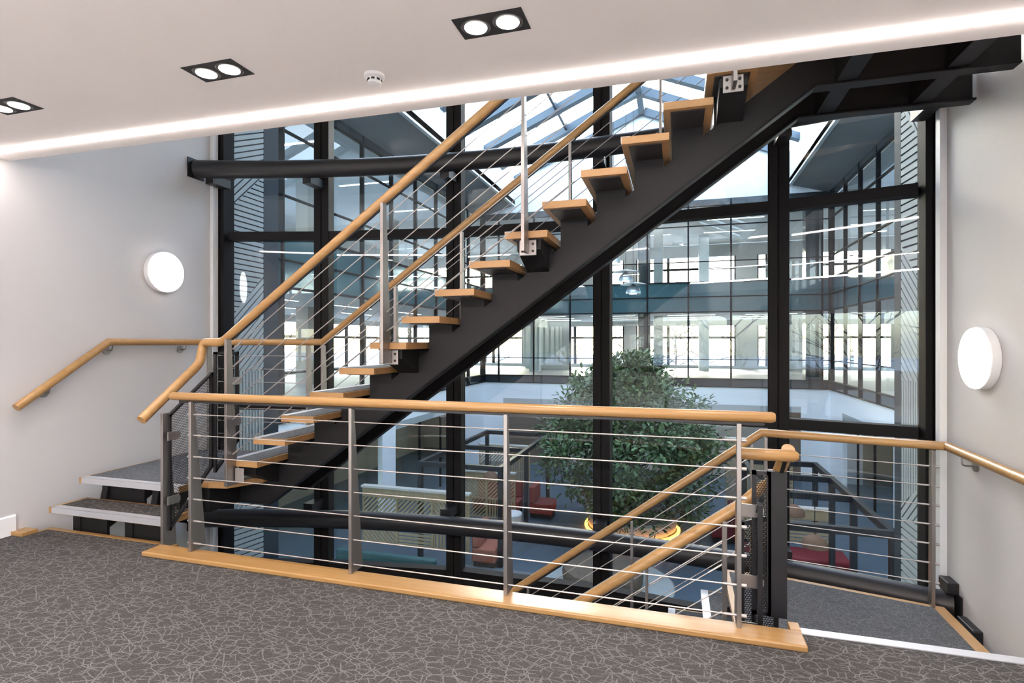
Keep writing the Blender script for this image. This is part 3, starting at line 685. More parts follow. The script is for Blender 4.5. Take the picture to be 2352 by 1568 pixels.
b = NB(); box(b, -4.665, -3.552, 3.08, 3.14, RISE - 0.005, RISE + 0.005); box(b, -4.665, -3.552, 3.078, 3.084, RISE - 0.04, RISE + 0.005)
obj('nosing', b, 'aluminium', s1)
for x in (-4.52, -3.98):
    b = NB(); prism(b, [(3.17, RISE - 0.046), (3.36, RISE - 0.046), (3.40, LZ - 0.046), (4.45, LZ - 0.046), (4.45, LZ - 0.25), (3.80, LZ - 0.25), (3.17, -0.16)], x - 0.03, x + 0.03, 'X')
    obj('carriage', b, 'stair_steel', ST)
    obj('carriage_foot', bx(x - 0.06, x + 0.3, 3.18, 3.20, -0.1, RISE - 0.046), 'stair_steel', ST)
    obj('carriage_foot', bx(x - 0.06, x + 0.4, 3.41, 3.43, 0.05, LZ - 0.046), 'stair_steel', ST)

# ------------------------------------------------------------------ lower staircase on the right
LS = empty('staircase', (0.4, 4.1, -2.0), 'lower flight of carpet treads going down to the left from the right half landing', 'staircase')
DZ = -2 * RISE
rp_ = [(0.36, 3.49), (0.56, 3.40), (0.56, 3.36), (1.775, 3.36), (1.775, 4.52), (0.83, 4.74), (0.36, 4.77)]
rl = obj('half_landing', prism(NB(), rp_, DZ - 0.05, DZ, 'Z'), 'oak_y', LS)
obj('landing_carpet', prism(NB(), [(0.40, 3.52), (0.60, 3.43), (0.60, 3.38), (1.70, 3.38), (1.70, 4.49), (0.83, 4.69), (0.40, 4.72)], DZ - 0.01, DZ + 0.003, 'Z'), 'carpet_stair', rl)
r1 = obj('tread', bx(0.60, 1.775, 3.10, 3.39, DZ / 2 - 0.045, DZ / 2), 'oak_tread', LS)
obj('tread_carpet', bx(0.63, 1.74, 3.11, 3.36, DZ / 2 - 0.01, DZ / 2 + 0.003), 'carpet_stair', r1)
for j in range(1, 17):
    x = 0.475 - GO * (j - 1); z = DZ - RISE * j
    if z < GZ + 0.1: break
    t = link('tread', me_t, (x, 3.60, z), LS)
    for nm, me in (('tread_carpet', me_c), ('nosing', me_n), ('soffit_plate', me_p)): link(nm, me, (x, 3.60, z), t)
for y in (3.86, 4.36):
    b = NB(); x0, z0 = 0.45, DZ - 0.06; x1 = -3.6; z1 = z0 + 0.7228 * (x1 - x0)
    prism(b, [(1.7, z0), (x0, z0), (x1, z1), (x1, z1 - 0.23), (x0 + 0.1, z0 - 0.23), (1.7, z0 - 0.23)], y, y + 0.025, 'Y'); obj('stringer', b, 'stair_steel', LS)

# ------------------------------------------------------------------ balustrades
def blade(parent, x, yn, zb, zt, d0=0.13, d1=0.034, th=0.022, bow=0.0):
    b = NB(); prism(b, [(yn - bow, zb), (yn + d0, zb), (yn + d1, zt), (yn, zt)], x - th / 2, x + th / 2, 'X')
    return obj('post', b, 'stainless', parent, bevel=0.002)
def cable(parent, p0, p1, ends=(True, True), r=0.0035):
    p0, p1 = Vector(p0), Vector(p1); b = tube(NB(), [p0, p1], r, 6); d = (p1 - p0).normalized()
    if ends[0]: tube(b, [p0, p0 + d * 0.10], 0.0065, 8)
    if ends[1]: tube(b, [p1 - d * 0.10, p1], 0.0065, 8)
    return obj('cable', b, 'bright_steel', parent)
HR = 0.028
# front railing of the landing
B1 = empty('cable_railing', (-1.45, 3.02, 0.03), 'level cable railing with oak handrail along the edge of the landing', 'railing', 'steel cable railings')
hr = tube(NB(), [(-3.40, 3.015, 1.094), (-3.385, 3.015, 1.094), (0.455, 3.015, 1.094), (0.470, 3.015, 1.094)], [HR * 0.75, HR, HR, HR * 0.75], 20)
obj('handrail', hr, 'oak', B1, smooth=True)
obj('rail_strip', bx(-3.32, 0.42, 3.005, 3.025, 1.052, 1.066), 'black_steel', B1)
FP = [-3.205, -1.945, -0.935, 0.300]
for x in FP: blade(B1, x, 2.985, 0.032, 1.06)
for z in (0.972, 0.828, 0.680, 0.534, 0.388, 0.238, 0.085):
    cable(B1, (FP[0] - 0.02, 3.01, z), (FP[-1] + 0.03, 3.01, z))
    for x in (FP[0] - 0.025, FP[-1] + 0.025):
        o = tube(NB(), [(x - 0.012, 3.01, z), (x + 0.012, 3.01, z)], 0.009, 10); obj('cable_nut', o, 'bright_steel', B1)
# near railing of the upper flight
SLP = 0.7075
def zr(x): return 1.475 + SLP * (x + 3.39)
B2 = empty('cable_railing', (-2.4, 3.46, 0.0), 'near sloping cable railing of the rising flight with oak handrail and mesh guard', 'railing', 'steel cable railings')
pts = bent([(-3.60, 2.955, 0.925), (-3.60, 3.45, 1.305), (-3.60, 3.485, 1.47), (-3.39, 3.46, 1.47), (-0.6, 3.46, zr(-0.6))], 0.05)
# keep the corner at the foot of the flight crisp
obj('handrail', tube(NB(), pts, 0.034, 18), 'oak_slope', B2, smooth=True)
obj('rail_strip', prism(NB(), [(-3.30, zr(-3.30) - 0.040), (-0.62, zr(-0.62) - 0.040), (-0.62, zr(-0.62) - 0.052), (-3.30, zr(-3.30) - 0.052)], 3.452, 3.470, 'Y'), 'black_steel', B2)
blade(B2, -3.51, 3.035, 0.0, 0.965, 0.115, 0.055)
PX2 = [-3.275] + [tread_k(k)[0] - 0.14 for k in (6, 10, 15)]
PX2[0] = -3.30
for i, x in enumerate(PX2):
    k = POSTS_K[i]; z = tread_k(k)[1]
    zb = z - 0.145 if i else LZ + 0.0
    zt = min(zr(x) - 0.045, 3.55)
    blade(B2, x, 3.395, zb, zt, 0.12, 0.05)
    if i:
        pl = obj('foot_plate', bx(x - 0.058, x + 0.058, 3.522, 3.532, z - 0.155, z - 0.052), 'bright_steel', B2, bevel=0.004)
        for dx in (-0.036, 0.036):
            for dz in (-0.128, -0.080):
                c_ = NB(); prism(c_, [(x + dx + 0.009 * math.cos(a * R(36)), z + dz + 0.009 * math.sin(a * R(36))) for a in range(10)], 3.517, 3.523, 'Y')
                obj('screw', c_, 'dark_plate', pl)
    else:
        pl = obj('foot_plate', bx(x + 0.02, x + 0.10, 3.47, 3.48, LZ + 0.02, LZ + 0.13), 'bright_steel', B2, bevel=0.004)
for i in range(7):
    off = 0.135 + 0.135 * i
    xe = -0.62
    cable(B2, (PX2[0] + 0.02, 3.45, zr(PX2[0] + 0.02) - off), (xe, 3.45, zr(xe) - off), (True, False))
# mesh guard panels at the foot of the flight
def mesh_panel(parent, ax, d, pts, fw=0.018, th=0.012):
    g = empty('mesh_guard', (0, 0, 0)); g.parent = parent
    o_ = {'X': (d, pts[0][0], pts[0][1]), 'Y': (pts[0][0], d, pts[0][1])}[ax]
    g.location = Vector(o_) - WLOC[parent.name]; WLOC[g.name] = Vector(o_)
    b = NB(); prism(b, pts, d - 0.0012, d + 0.0012, ax); obj('perforated_sheet', b, 'perforated_black', g)
    b = NB(); n = len(pts)
    for i in range(n):
        p, q_ = Vector(pts[i]), Vector(pts[(i + 1) % n]); t = (q_ - p).normalized(); nn = Vector((-t.y, t.x)) * fw
        prism(b, [tuple(p - nn * 0.5 - t * fw * 0.5), tuple(q_ - nn * 0.5 + t * fw * 0.5), tuple(q_ + nn * 0.5 + t * fw * 0.5), tuple(p + nn * 0.5 - t * fw * 0.5)], d - th, d + th, ax)
    obj('frame', b, 'black_steel', g); return g
mesh_panel(B2, 'X', -3.495, [(3.085, 0.945), (3.455, 1.225), (3.455, 0.50), (3.085, 0.13)])
mesh_panel(B2, 'X', -3.475, [(3.475, 1.385), (3.70, 1.385), (3.70, 0.66), (3.475, 0.46)])
for (x, y, z, l) in ((-3.49, 3.10, 0.80, 0.10), (-3.49, 3.10, 0.34, 0.10), (-3.43, 3.62, 1.16, -0.1), (-3.43, 3.62, 0.83, -0.1)):
    obj('guard_clip', prism(NB(), [(y - 0.05, z - 0.03), (y + 0.035, z - 0.03), (y + 0.05, z - 0.015), (y + 0.05, z + 0.015), (y + 0.035, z + 0.03), (y - 0.05, z + 0.03)], x - 0.006 + 0.02, x + 0.006 + 0.02, 'X'), 'stainless', B2)
# far railing of the upper flight, running on as the wall rail
B3 = empty('cable_railing', (-2.6, 4.68, LZ), 'far sloping cable railing of the rising flight, its handrail running back along the white wall', 'railing', 'steel cable railings')
def zf(x): return 1.475 + SLP * (x + 3.36)
pts = [(-4.79, 2.915, 0.975), (-4.79, 3.62, 1.472), (-4.79, 4.50, 1.472), (-4.70, 4.63, 1.472), (-3.36, 4.68, 1.472), (0.75, 4.68, zf(0.75))]
obj('handrail', tube(NB(), pts, 0.032, 18), 'oak_slope', B3, smooth=True)
obj('rail_strip', prism(NB(), [(-3.2, zf(-3.2) - 0.040), (0.7, zf(0.7) - 0.040), (0.7, zf(0.7) - 0.052), (-3.2, zf(-3.2) - 0.052)], 4.67, 4.69, 'Y'), 'black_steel', B3)
for y, z in ((3.15, 1.14), (3.66, 1.472), (4.42, 1.472)):
    g = obj('wall_bracket', tube(NB(), bent([(XL, y, z - 0.075), (-4.80, y, z - 0.075), (-4.79, y, z - 0.026)], 0.015), 0.006, 8), 'stainless', B3)
    obj('wall_rose', xdisc(NB(), (y, z - 0.075), 0.036, XL + 0.001, XL + 0.012, 20), 'stainless', g)
for x, y in ((-4.66, 4.60), (-3.50, 4.665), (-3.34, 4.68)):
    blade(B3, x, y - 0.04, LZ - 0.02, 1.44, 0.10, 0.05)
for x in (-2.55, -1.88, -0.88, -0.13, 0.55):
    kk = int((x + 3.09 + GO) / GO) + 1; z = RISE * (kk + 2)
    blade(B3, x, 4.655, z - 0.12, zf(x) - 0.045, 0.09, 0.045, 0.022)
for i in range(7):
    off = 0.14 + 0.135 * i
    cable(B3, (-3.33, 4.69, zf(-3.33) - off), (0.70, 4.69, zf(0.70) - off), (True, False))
    cable(B3, (-4.66, 4.63, 1.472 - off), (-3.50, 4.68, 1.472 - off))
# far railing of the lower flight, running on along the right wall
B4 = empty('cable_railing', (0.5, 4.66, DZ), 'far cable railing of the descending flight, its handrail running on along the right wall', 'railing', 'steel cable railings')
SL2 = 0.738
def zl(x): return 0.765 + SL2 * (x - 0.635)
pts = [(1.80, 2.2, 0.70), (1.80, 4.54, 0.747), (0.635, 4.68, 0.765), (-3.2, 4.68, zl(-3.2))]
obj('handrail', tube(NB(), pts, 0.031, 18), 'oak_slope', B4, smooth=True)
obj('rail_strip', prism(NB(), [(0.5, zl(0.5) - 0.040), (-3.0, zl(-3.0) - 0.040), (-3.0, zl(-3.0) - 0.052), (0.5, zl(0.5) - 0.052)], 4.67, 4.69, 'Y'), 'black_steel', B4)
for y in (4.33, 3.2):
    z = 0.743
    g = obj('wall_bracket', tube(NB(), bent([(XR, y, z - 0.085), (1.80, y, z - 0.085), (1.80, y, z - 0.02)], 0.02), 0.006, 8), 'stainless', B4)
    obj('wall_rose', xdisc(NB(), (y, z - 0.085), 0.036, XR - 0.012, XR - 0.001, 20), 'stainless', g)
blade(B4, 1.70, 4.485, DZ - 0.05, 0.72, 0.06, 0.05, 0.022)
blade(B4, 0.66, 4.65, DZ - 0.05, 0.73, 0.06, 0.05, 0.022)
for x in (0.56, -0.36, -1.25, -2.15): blade(B4, x, 4.655, zl(x) - 1.1, zl(x) - 0.04, 0.06, 0.05, 0.022)
for i in range(7):
    off = 0.14 + 0.135 * i
    cable(B4, (1.72, 4.525, 0.745 - off), (0.66, 4.68, 0.755 - off))
    if i < 6: cable(B4, (0.56, 4.69, zl(0.56) - off), (-3.0, 4.69, zl(-3.0) - off), (True, False))
    o = tube(NB(), [(1.705, 4.52, 0.745 - off), (1.745, 4.515, 0.745 - off)], 0.009, 10); obj('cable_nut', o, 'bright_steel', B4)
# near railing of the lower flight with its gooseneck
B5 = empty('cable_railing', (0.3, 3.5, DZ), 'near cable railing of the descending flight with gooseneck oak handrail and black mesh guard', 'railing', 'steel cable railings')
def zn(x): return 0.505 + SL2 * (x - 0.354)
obj('handrail', tube(NB(), [(0.31, 3.13, 0.885), (0.325, 3.13, 0.885), (0.575, 3.13, 0.885), (0.597, 3.13, 0.885)], [0.027, 0.031, 0.031, 0.018], 18), 'oak', B5, smooth=True)
pts = bent([(0.555, 3.16, 0.912), (0.535, 3.44, 0.68), (0.47, 3.50, 0.62), (0.354, 3.50, zn(0.354)), (-3.0, 3.50, zn(-3.0))], 0.04)
obj('handrail', tube(NB(), pts, 0.033, 18), 'oak_slope', B5, smooth=True)
obj('rail_strip', prism(NB(), [(3.17, 0.873), (3.43, 0.655), (3.43, 0.640), (3.17, 0.858)], 0.535, 0.555, 'X'), 'black_steel', B5)
for x in (0.36,): blade(B5, x, 3.46, DZ - 0.3, zn(x) - 0.03, 0.07, 0.05, 0.024)
blade(B5, 0.27, 3.47, DZ - 0.3, zn(0.27) - 0.03, 0.06, 0.05, 0.026)
for x in (-0.18, -0.72, -1.5): blade(B5, x, 3.49, zn(x) - 1.1, zn(x) - 0.03, 0.05, 0.045, 0.016)
for i in range(6):
    off = 0.15 + 0.14 * i
    cable(B5, (0.26, 3.51, zn(0.26) - off), (-2.6, 3.51, zn(-2.6) - off), (True, False))
gp = mesh_panel(B5, 'Y', 3.30, [(0.408, 0.752), (0.482, 0.752), (0.482, -0.015), (0.408, -0.015)], fw=0.022)
obj('guard_plate', bx(0.478, 0.572, 3.288, 3.312, -0.03, 0.765), 'black_steel', gp)
mesh_panel(B5, 'X', 0.425, [(3.20, 0.60), (3.46, 0.42), (3.46, -0.40), (3.20, -0.18)])
mesh_panel(B5, 'Y', 3.44, [(0.36, 0.42), (0.54, 0.48), (0.54, -0.35), (0.36, -0.35)], fw=0.025)
for z in (0.545, 0.155, -0.105):
    obj('guard_clip', prism(NB(), [(0.31, z - 0.035), (0.43, z - 0.035), (0.455, z - 0.015), (0.455, z + 0.015), (0.43, z + 0.035), (0.31, z + 0.035)], 3.275, 3.283, 'Y'), 'stainless', B5)

# ------------------------------------------------------------------ lights of the landing
def wall_lamp(x, y, z, r, inward, label):
    root = empty('wall_lamp', (x, y, z - r), label, 'wall lamp')
    x1 = x + inward * 0.055; x2 = x + inward * 0.066
    obj('base', xdisc(NB(), (y, z), r, min(x, x1), max(x, x1), 56), 'gloss_white', root, smooth=True, bevel=0.006)
    b = NB(); ys = []
    obj('diffuser', xdisc(NB(), (y, z), r * 0.965, min(x1, x2), max(x1, x2), 56), 'lamp_white', root)
wall_lamp(XL, 4.215, 2.160, 0.200, 1, 'round white wall lamp glowing on the left wall above the oak rail')
wall_lamp(XR, 4.225, 1.368, 0.200, -1, 'round white wall lamp glowing on the right wall')
led = empty('led_strip', (-1.5, 2.81, CZ), 'continuous glowing light line recessed along the ceiling edge above the railing', 'strip light')
def slot(b, y0, y1, z0, z1): prism(b, [(XL + 0.01, ey(XL, y0)), (XR - 0.01, ey(XR, y0)), (XR - 0.01, ey(XR, y1)), (XL + 0.01, ey(XL, y1))], z0, z1, 'Z'); return b
obj('channel', slot(NB(), 2.768, 2.847, CZ + 0.03, CZ + 0.055), 'gloss_white', led)
b = NB(); slot(b, 2.770, 2.845, CZ + 0.0, CZ + 0.03); slot(b, 2.778, 2.837, CZ - 0.008, CZ + 0.0); slot(b, 2.790, 2.825, CZ - 0.014, CZ - 0.008)
obj('diffuser', b, 'led_white', led)
l2 = empty('led_strip', (-1.5, 0.1, CZ), 'glowing ceiling light line just behind the viewpoint', 'strip light')
obj('channel', bx(-4.4, 1.4, 0.05, 0.15, CZ - 0.02, CZ - 0.0005), 'gloss_white', l2)
obj('diffuser', bx(-4.38, 1.38, 0.06, 0.14, CZ - 0.028, CZ - 0.018), 'led_white', l2)
l2 = empty('led_strip', (-1.5, -2.2, CZ), 'added unseen broad light line behind the viewpoint that brightens the ceiling', 'strip light')  # extra light out of view, added to brighten ceiling and walls
obj('channel', bx(-4.4, 1.4, -2.32, -2.08, CZ - 0.02, CZ - 0.0005), 'gloss_white', l2)
obj('diffuser', bx(-4.38, 1.38, -2.30, -2.10, CZ - 0.028, CZ - 0.018), 'led_added', l2)
def downlight(x, y, label):
    root = empty('downlight', (x, y, CZ), label, 'downlight', 'twin recessed downlights')
    b = NB(); hx, hy = 0.155, 0.080
    box(b, x - hx, x + hx, y - hy, y + hy, CZ - 0.003, CZ + 0.0005)
    obj('black_plate', b, 'groove', root)
    for dx in (-0.073, 0.073):
        g = obj('lamp_ring', lathe(NB(), [(0.062, -0.006), (0.066, -0.003), (0.062, 0.0)], (x + dx, y, CZ), 28), 'dark_plate', root)
        obj('lamp_face', lathe(NB(), [(0.048, -0.009), (0.050, -0.006)], (x + dx, y, CZ), 28), 'spot_white', g)
        ld_ = bpy.data.lights.new('downlight_beam', 'SPOT'); ld_.energy = 22; ld_.spot_size = R(95); ld_.spot_blend = 0.9; ld_.color = (1, 0.92, 0.85); ld_.shadow_soft_size = 0.05
        lo = bpy.data.objects.new('downlight_beam', ld_); COL.objects.link(lo); lo.parent = root; lo.location = (dx, 0, -0.02)
downlight(-2.235, 2.252, 'middle twin downlight in the ceiling left of the smoke detector')
downlight(-0.770, 2.262, 'twin downlight in the ceiling right of the smoke detector')
downlight(-3.735, 2.242, 'leftmost twin downlight near the left wall')
for x in (-3.7, -2.2, -0.7, 0.8):
    if x > 0: downlight(x, 2.26, 'twin downlight at the right end of the ceiling row')
sd = empty('smoke_detector', (-1.496, 2.52, CZ), 'small round white smoke detector on the ceiling', 'smoke detector')
obj('base', lathe(NB(), [(0.040, -0.020), (0.052, -0.014), (0.052, 0.0)], (-1.496, 2.52, CZ), 32), 'gloss_white', sd, smooth=True)
obj('sensor_head', lathe(NB(), [(0.025, -0.050), (0.033, -0.046), (0.036, -0.038), (0.034, -0.020)], (-1.496, 2.52, CZ), 32), 'gloss_white', sd, smooth=True)
for a in range(8):
    c_, s_ = math.cos(a * R(45) + 0.3), math.sin(a * R(45) + 0.3); x, y = -1.496 + 0.0345 * c_, 2.52 + 0.0345 * s_
    b = NB(); prism(b, [(x - s_ * 0.008 - c_ * 0.003, y + c_ * 0.008 - s_ * 0.003), (x + s_ * 0.008 - c_ * 0.003, y - c_ * 0.008 - s_ * 0.003), (x + s_ * 0.008 + c_ * 0.003, y - c_ * 0.008 + s_ * 0.003), (x - s_ * 0.008 + c_ * 0.003, y + c_ * 0.008 + s_ * 0.003)], CZ - 0.036, CZ - 0.026, 'Z')
    obj('vent', b, 'groove', sd)

# ------------------------------------------------------------------ atrium: tree
TX, TY = -1.25, 16.15
tr = empty('indoor_tree', (TX, TY, GZ), 'large leafy green indoor tree in a round planter with an amber light ring', 'tree')
pl = obj('planter', lathe(NB(), [(1.0, 0.12), (1.22, 0.14), (1.28, 0.45), (1.20, 0.5), (1.15, 0.45)], (TX, TY, GZ), 48), 'planter_white', tr, smooth=True)
obj('soil', lathe(NB(), [(1.13, 0.40), (1.14, 0.44)], (TX, TY, GZ), 32), 'soil', pl)
b = NB(); n = 60
rg = [(TX + 1.30 * math.cos(2 * math.pi * i / n), TY + 1.30 * math.sin(2 * math.pi * i / n), GZ + 0.10) for i in range(n)] 
tube(b, rg + [rg[0]], 0.045, 8, cap=False); obj('light_ring', b, 'amber_led', pl)
obj('plinth', lathe(NB(), [(1.05, 0.0), (1.05, 0.13)], (TX, TY, GZ), 40), 'planter_white', pl)
tk = [(TX, TY, GZ + 0.3), (TX + 0.05, TY, GZ + 1.2), (TX - 0.03, TY + 0.05, GZ + 2.4), (TX + 0.02, TY, GZ + 3.8), (TX, TY, GZ + 4.5)]
obj('trunk', tube(NB(), tk, [0.11, 0.09, 0.07, 0.045, 0.02], 10), 'bark', tr, smooth=True)
rnd = random.Random(11)
clus = []
for i in range(200):
    # crown: egg outline, wide at two fifths of its height
    h = rnd.random() ** 0.85; z = GZ + 0.55 + h * 4.15
    rm = 2.55 * (1 - max(0, (h - 0.38) / 0.66) ** 1.7) ** 0.75 if h > 0.38 else 2.55 * (0.62 + 0.38 * (h / 0.38))
    rr = rm * math.sqrt(rnd.uniform(0.12, 1.0)); a = rnd.random() * 2 * math.pi
    clus.append((TX + rr * math.cos(a) - 0.05, TY + rr * math.sin(a), z))
for i, c_ in enumerate(clus[:34]):
    zt = min(GZ + 4.2, max(GZ + 0.8, c_[2] - 0.5)); obj('branch', tube(NB(), [(TX, TY, zt), ((TX + c_[0]) / 2, (TY + c_[1]) / 2, (zt + c_[2]) / 2 + 0.1), c_], [0.035, 0.022, 0.01], 6), 'bark', tr)
verts, faces = [], []
for c_ in clus:
    for k in range(85):
        d = Vector((rnd.gauss(0, 1), rnd.gauss(0, 1), rnd.gauss(0, 0.8))).normalized() * (0.5 * rnd.random() ** 0.5)
        p = Vector(c_) + d; L = rnd.uniform(0.12, 0.21); Wd = L * 0.55
        dirv = (d.normalized() + Vector((rnd.uniform(-.7, .7), rnd.uniform(-.7, .7), rnd.uniform(-.6, .5)))).normalized()
        sd_ = dirv.cross(Vector((rnd.uniform(-.4, .4), rnd.uniform(-.4, .4), 1))).normalized(); up = sd_.cross(dirv)
        i0 = len(verts)
        for (u, v, q_) in ((0, 0, 0), (0.3, 0.45, .12), (0.55, 0.30, .10), (0.75, 0.5, .06), (1, 0, 0), (0.75, -0.5, .06), (0.55, -0.30, .10), (0.3, -0.45, .12)):
            verts.append(p + dirv * L * u + sd_ * Wd * v + up * L * q_)
        verts.append(p + dirv * L * 0.5)
        for j in range(8): faces.append((i0 + 8, i0 + j, i0 + (j + 1) % 8))
me = bpy.data.meshes.new('foliage'); me.from_pydata([v - Vector((TX, TY, GZ)) for v in verts], [], faces); me.materials.append(MATS['leaf'])
link('foliage', me, (TX, TY, GZ), tr, kind='stuff')

# ------------------------------------------------------------------ atrium: slatted screens, frames, seating
def slat_screen(x0, x1, y, z0, z1, dirs, label, grp, cols, rows, name='slat_screen', cap=True, ax='Y'):
    root = empty(name, ((x0 + x1) / 2, y, z0) if ax == 'Y' else (y, (x0 + x1) / 2, z0), label, 'screen', grp)
    top = z1 - (0.22 if cap else 0.0)
    if cap:
        b = NB(); prism(b, [(x0, top), (x1, top), (x1, z1), (x0, z1)], y - 0.05, y + 0.05, ax); obj('head_panel', b, 'pale_wood', root)
        b = NB(); prism(b, [(x0 - 0.02, z1), (x1 + 0.02, z1), (x1 + 0.02, z1 + 0.05), (x0 - 0.02, z1 + 0.05)], y - 0.09, y + 0.09, ax); obj('cap_shelf', b, 'planter_white', root)
    for c_ in range(cols + 1):
        x = x0 + (x1 - x0) * c_ / cols; b = NB(); prism(b, [(max(x0, x - 0.025), z0), (min(x1, x + 0.025), z0), (min(x1, x + 0.025), top), (max(x0, x - 0.025), top)], y - 0.04, y + 0.04, ax); obj('stile', b, 'pale_wood', root)
    for r_ in range(rows + 1):
        z = z0 + (top - z0) * r_ / rows; b = NB(); prism(b, [(x0, max(z0, z - 0.02)), (x1, max(z0, z - 0.02)), (x1, min(top, z + 0.02)), (x0, min(top, z + 0.02))], y - 0.03, y + 0.03, ax); obj('rail', b, 'pale_wood', root)
    i = 0
    for r_ in range(rows):
        for c_ in range(cols):
            u0, u1 = x0 + (x1 - x0) * c_ / cols + 0.025, x0 + (x1 - x0) * (c_ + 1) / cols - 0.025
            v0, v1 = z0 + (top - z0) * r_ / rows + 0.02, z0 + (top - z0) * (r_ + 1) / rows - 0.02
            b = NB()
            for q_ in strips([(u0, v0), (u1, v0), (u1, v1), (u0, v1)], dirs[i % len(dirs)], 0.085, 0.038): prism(b, q_, y - 0.02, y + 0.02, ax)
            obj('slat_infill', b, 'pale_wood', root, kind='stuff'); i += 1
    return root
D1, D2, HZ, VT = (1, 1), (1, -1), (1, 0.0001), (0.0001, 1)
GRP = 'pale slatted timber screens'
slat_screen(-7.62, -4.75, 12.3, GZ + 0.35, -2.18, [D2, HZ, VT, D1, D1, D2], 'large pale slatted screen with diagonal and level slats at the left of the atrium', GRP, 3, 2)
slat_screen(-6.4, -4.6, 15.7, GZ + 0.1, -2.45, [D1, VT, D2, D1], 'pale slatted screen behind the first one, near the red chairs', GRP, 2, 2)
slat_screen(-6.9, -5.0, 18.9, GZ + 0.1, -2.25, [VT, VT, D1, VT], 'farthest pale slatted screen on the left side of the tree', GRP, 2, 2)
slat_screen(1.6, 3.55, 14.95, GZ + 0.45, -2.6, [D2, HZ, HZ, D1], 'pale slatted screen behind the crimson bench on the right', GRP, 2, 1)
slat_screen(1.95, 3.2, 17.6, GZ + 0.1, -1.75, [D1, D2, VT, D1], 'tall pale slatted screen beside the far right post', GRP, 2, 2)
slat_screen(1.33, 1.85, 16.9, GZ + 0.1, -1.3, [VT, D1, VT], 'narrow tall slatted screen between the tree and the right frame', GRP, 1, 3)
def pergola(x0, x1, ys, zt, label):
    root = empty('steel_frame', ((x0 + x1) / 2, (ys[0] + ys[-1]) / 2, GZ), label, 'frame', 'black steel frames over the seating')
    t = 0.055
    for x in (x0, x1):
        obj('long_beam', bx(x - t, x + t, ys[0] - t, ys[-1] + t, zt - 0.12, zt), 'black_steel', root)
        for y in ys: obj('post', bx(x - t, x + t, y - t, y + t, GZ, zt - 0.12), 'black_steel', root)
    for y in ys: obj('cross_beam', bx(x0 + t, x1 - t, y - t, y + t, zt - 0.12, zt - 0.001), 'black_steel', root)
pergola(1.65, 3.27, [10.05, 12.1, 13.65, 15.2], -1.5, 'black steel frame over the right seating')
pergola(-6.15, -4.05, [12.55, 14.9, 17.6], -1.5, 'black steel frame over the left seating beside the tree')
def bench(x0, x1, y0, y1, mat, back, label, cat='sofa', name='bench_sofa', grp=None):
    root = empty(name, ((x0 + x1) / 2, (y0 + y1) / 2, GZ), label, cat, grp)
    obj('plinth', bx(x0 + 0.04, x1 - 0.04, y0 + 0.04, y1 - 0.04, GZ, GZ + 0.12), 'dark_plate', root)
    obj('seat', bx(x0, x1, y0, y1, GZ + 0.12, GZ + 0.45), mat, root, bevel=0.04)
    if back == 'N': obj('backrest', bx(x0, x1, y1 - 0.18, y1, GZ + 0.45, GZ + 0.95), mat, root, bevel=0.04)
    if back == 'S': obj('backrest', bx(x0, x1, y0, y0 + 0.18, GZ + 0.45, GZ + 0.95), mat, root, bevel=0.04)
    if back == 'E': obj('backrest', bx(x1 - 0.18, x1, y0, y1, GZ + 0.45, GZ + 0.95), mat, root, bevel=0.04)
    if back == 'W': obj('backrest', bx(x0, x0 + 0.18, y0, y1, GZ + 0.45, GZ + 0.95), mat, root, bevel=0.04)
    return root
bench(-7.0, -4.7, 10.2, 11.0, 'teal_fabric', 'S', 'dark teal bench sofa in front of the large slatted screen')
bench(-4.72, -4.13, 12.35, 13.2, 'rust_fabric', 'W', 'rust red armchair beside the large slatted screen', 'armchair', 'armchair')
bench(-4.35, -3.65, 16.3, 17.1, 'red_fabric', 'W', 'red high backed chair left of the tree', 'armchair', 'armchair')
bench(-6.2, -4.7, 16.3, 17.0, 'red_fabric', 'N', 'red bench behind the second slatted screen')
bench(1.55, 3.75, 13.9, 14.7, 'crimson_fabric', '', 'dark crimson bench under the right steel frame')
bench(0.9, 1.55, 15.7, 16.6, 'crimson_fabric', 'E', 'dark crimson chair at the far end of the right frame', 'armchair', 'armchair')
for (x, y, r_, h, lab) in ((-4.40, 14.75, 0.27, 0.62, 'taller round white stool beside the second slatted screen'), (-4.62, 14.2, 0.30, 0.42, 'low round white stool in front of the taller one')):
    root = empty('round_stool', (x, y, GZ), lab, 'stool', 'white round stools')
    obj('body', lathe(NB(), [(r_ * 0.9, 0.0), (r_, 0.04), (r_, h - 0.06)], (x, y, GZ), 28), 'planter_white', root, smooth=True)
    obj('cushion', lathe(NB(), [(r_, h - 0.06), (r_ * 1.02, h - 0.03), (r_ * 0.93, h)], (x, y, GZ), 28), 'gloss_white', root, smooth=True)
rug = empty('round_rug', (-1.55, 12.4, GZ), 'large round pale rug on the atrium floor', 'rug')
obj('pile', lathe(NB(), [(1.50, 0.0), (1.50, 0.012), (1.47, 0.018)], (-1.55, 12.4, GZ), 56), 'rug_pale', rug)
obj('bound_edge', lathe(NB(), [(1.53, 0.0), (1.53, 0.010), (1.50, 0.012)], (-1.55, 12.4, GZ), 56), 'plank_grey', rug)
pf = empty('round_pouf', (-1.6, 12.4, GZ), 'big low round brown pouf standing on the pale rug', 'pouf')
obj('body', lathe(NB(), [(0.80, 0.02), (0.88, 0.08), (0.90, 0.25), (0.86, 0.34)], (-1.6, 12.4, GZ), 48), 'brown_wool', pf, smooth=True)
obj('top', lathe(NB(), [(0.86, 0.34), (0.80, 0.37), (0.2, 0.38)], (-1.6, 12.4, GZ), 48), 'brown_wool', pf, smooth=True)
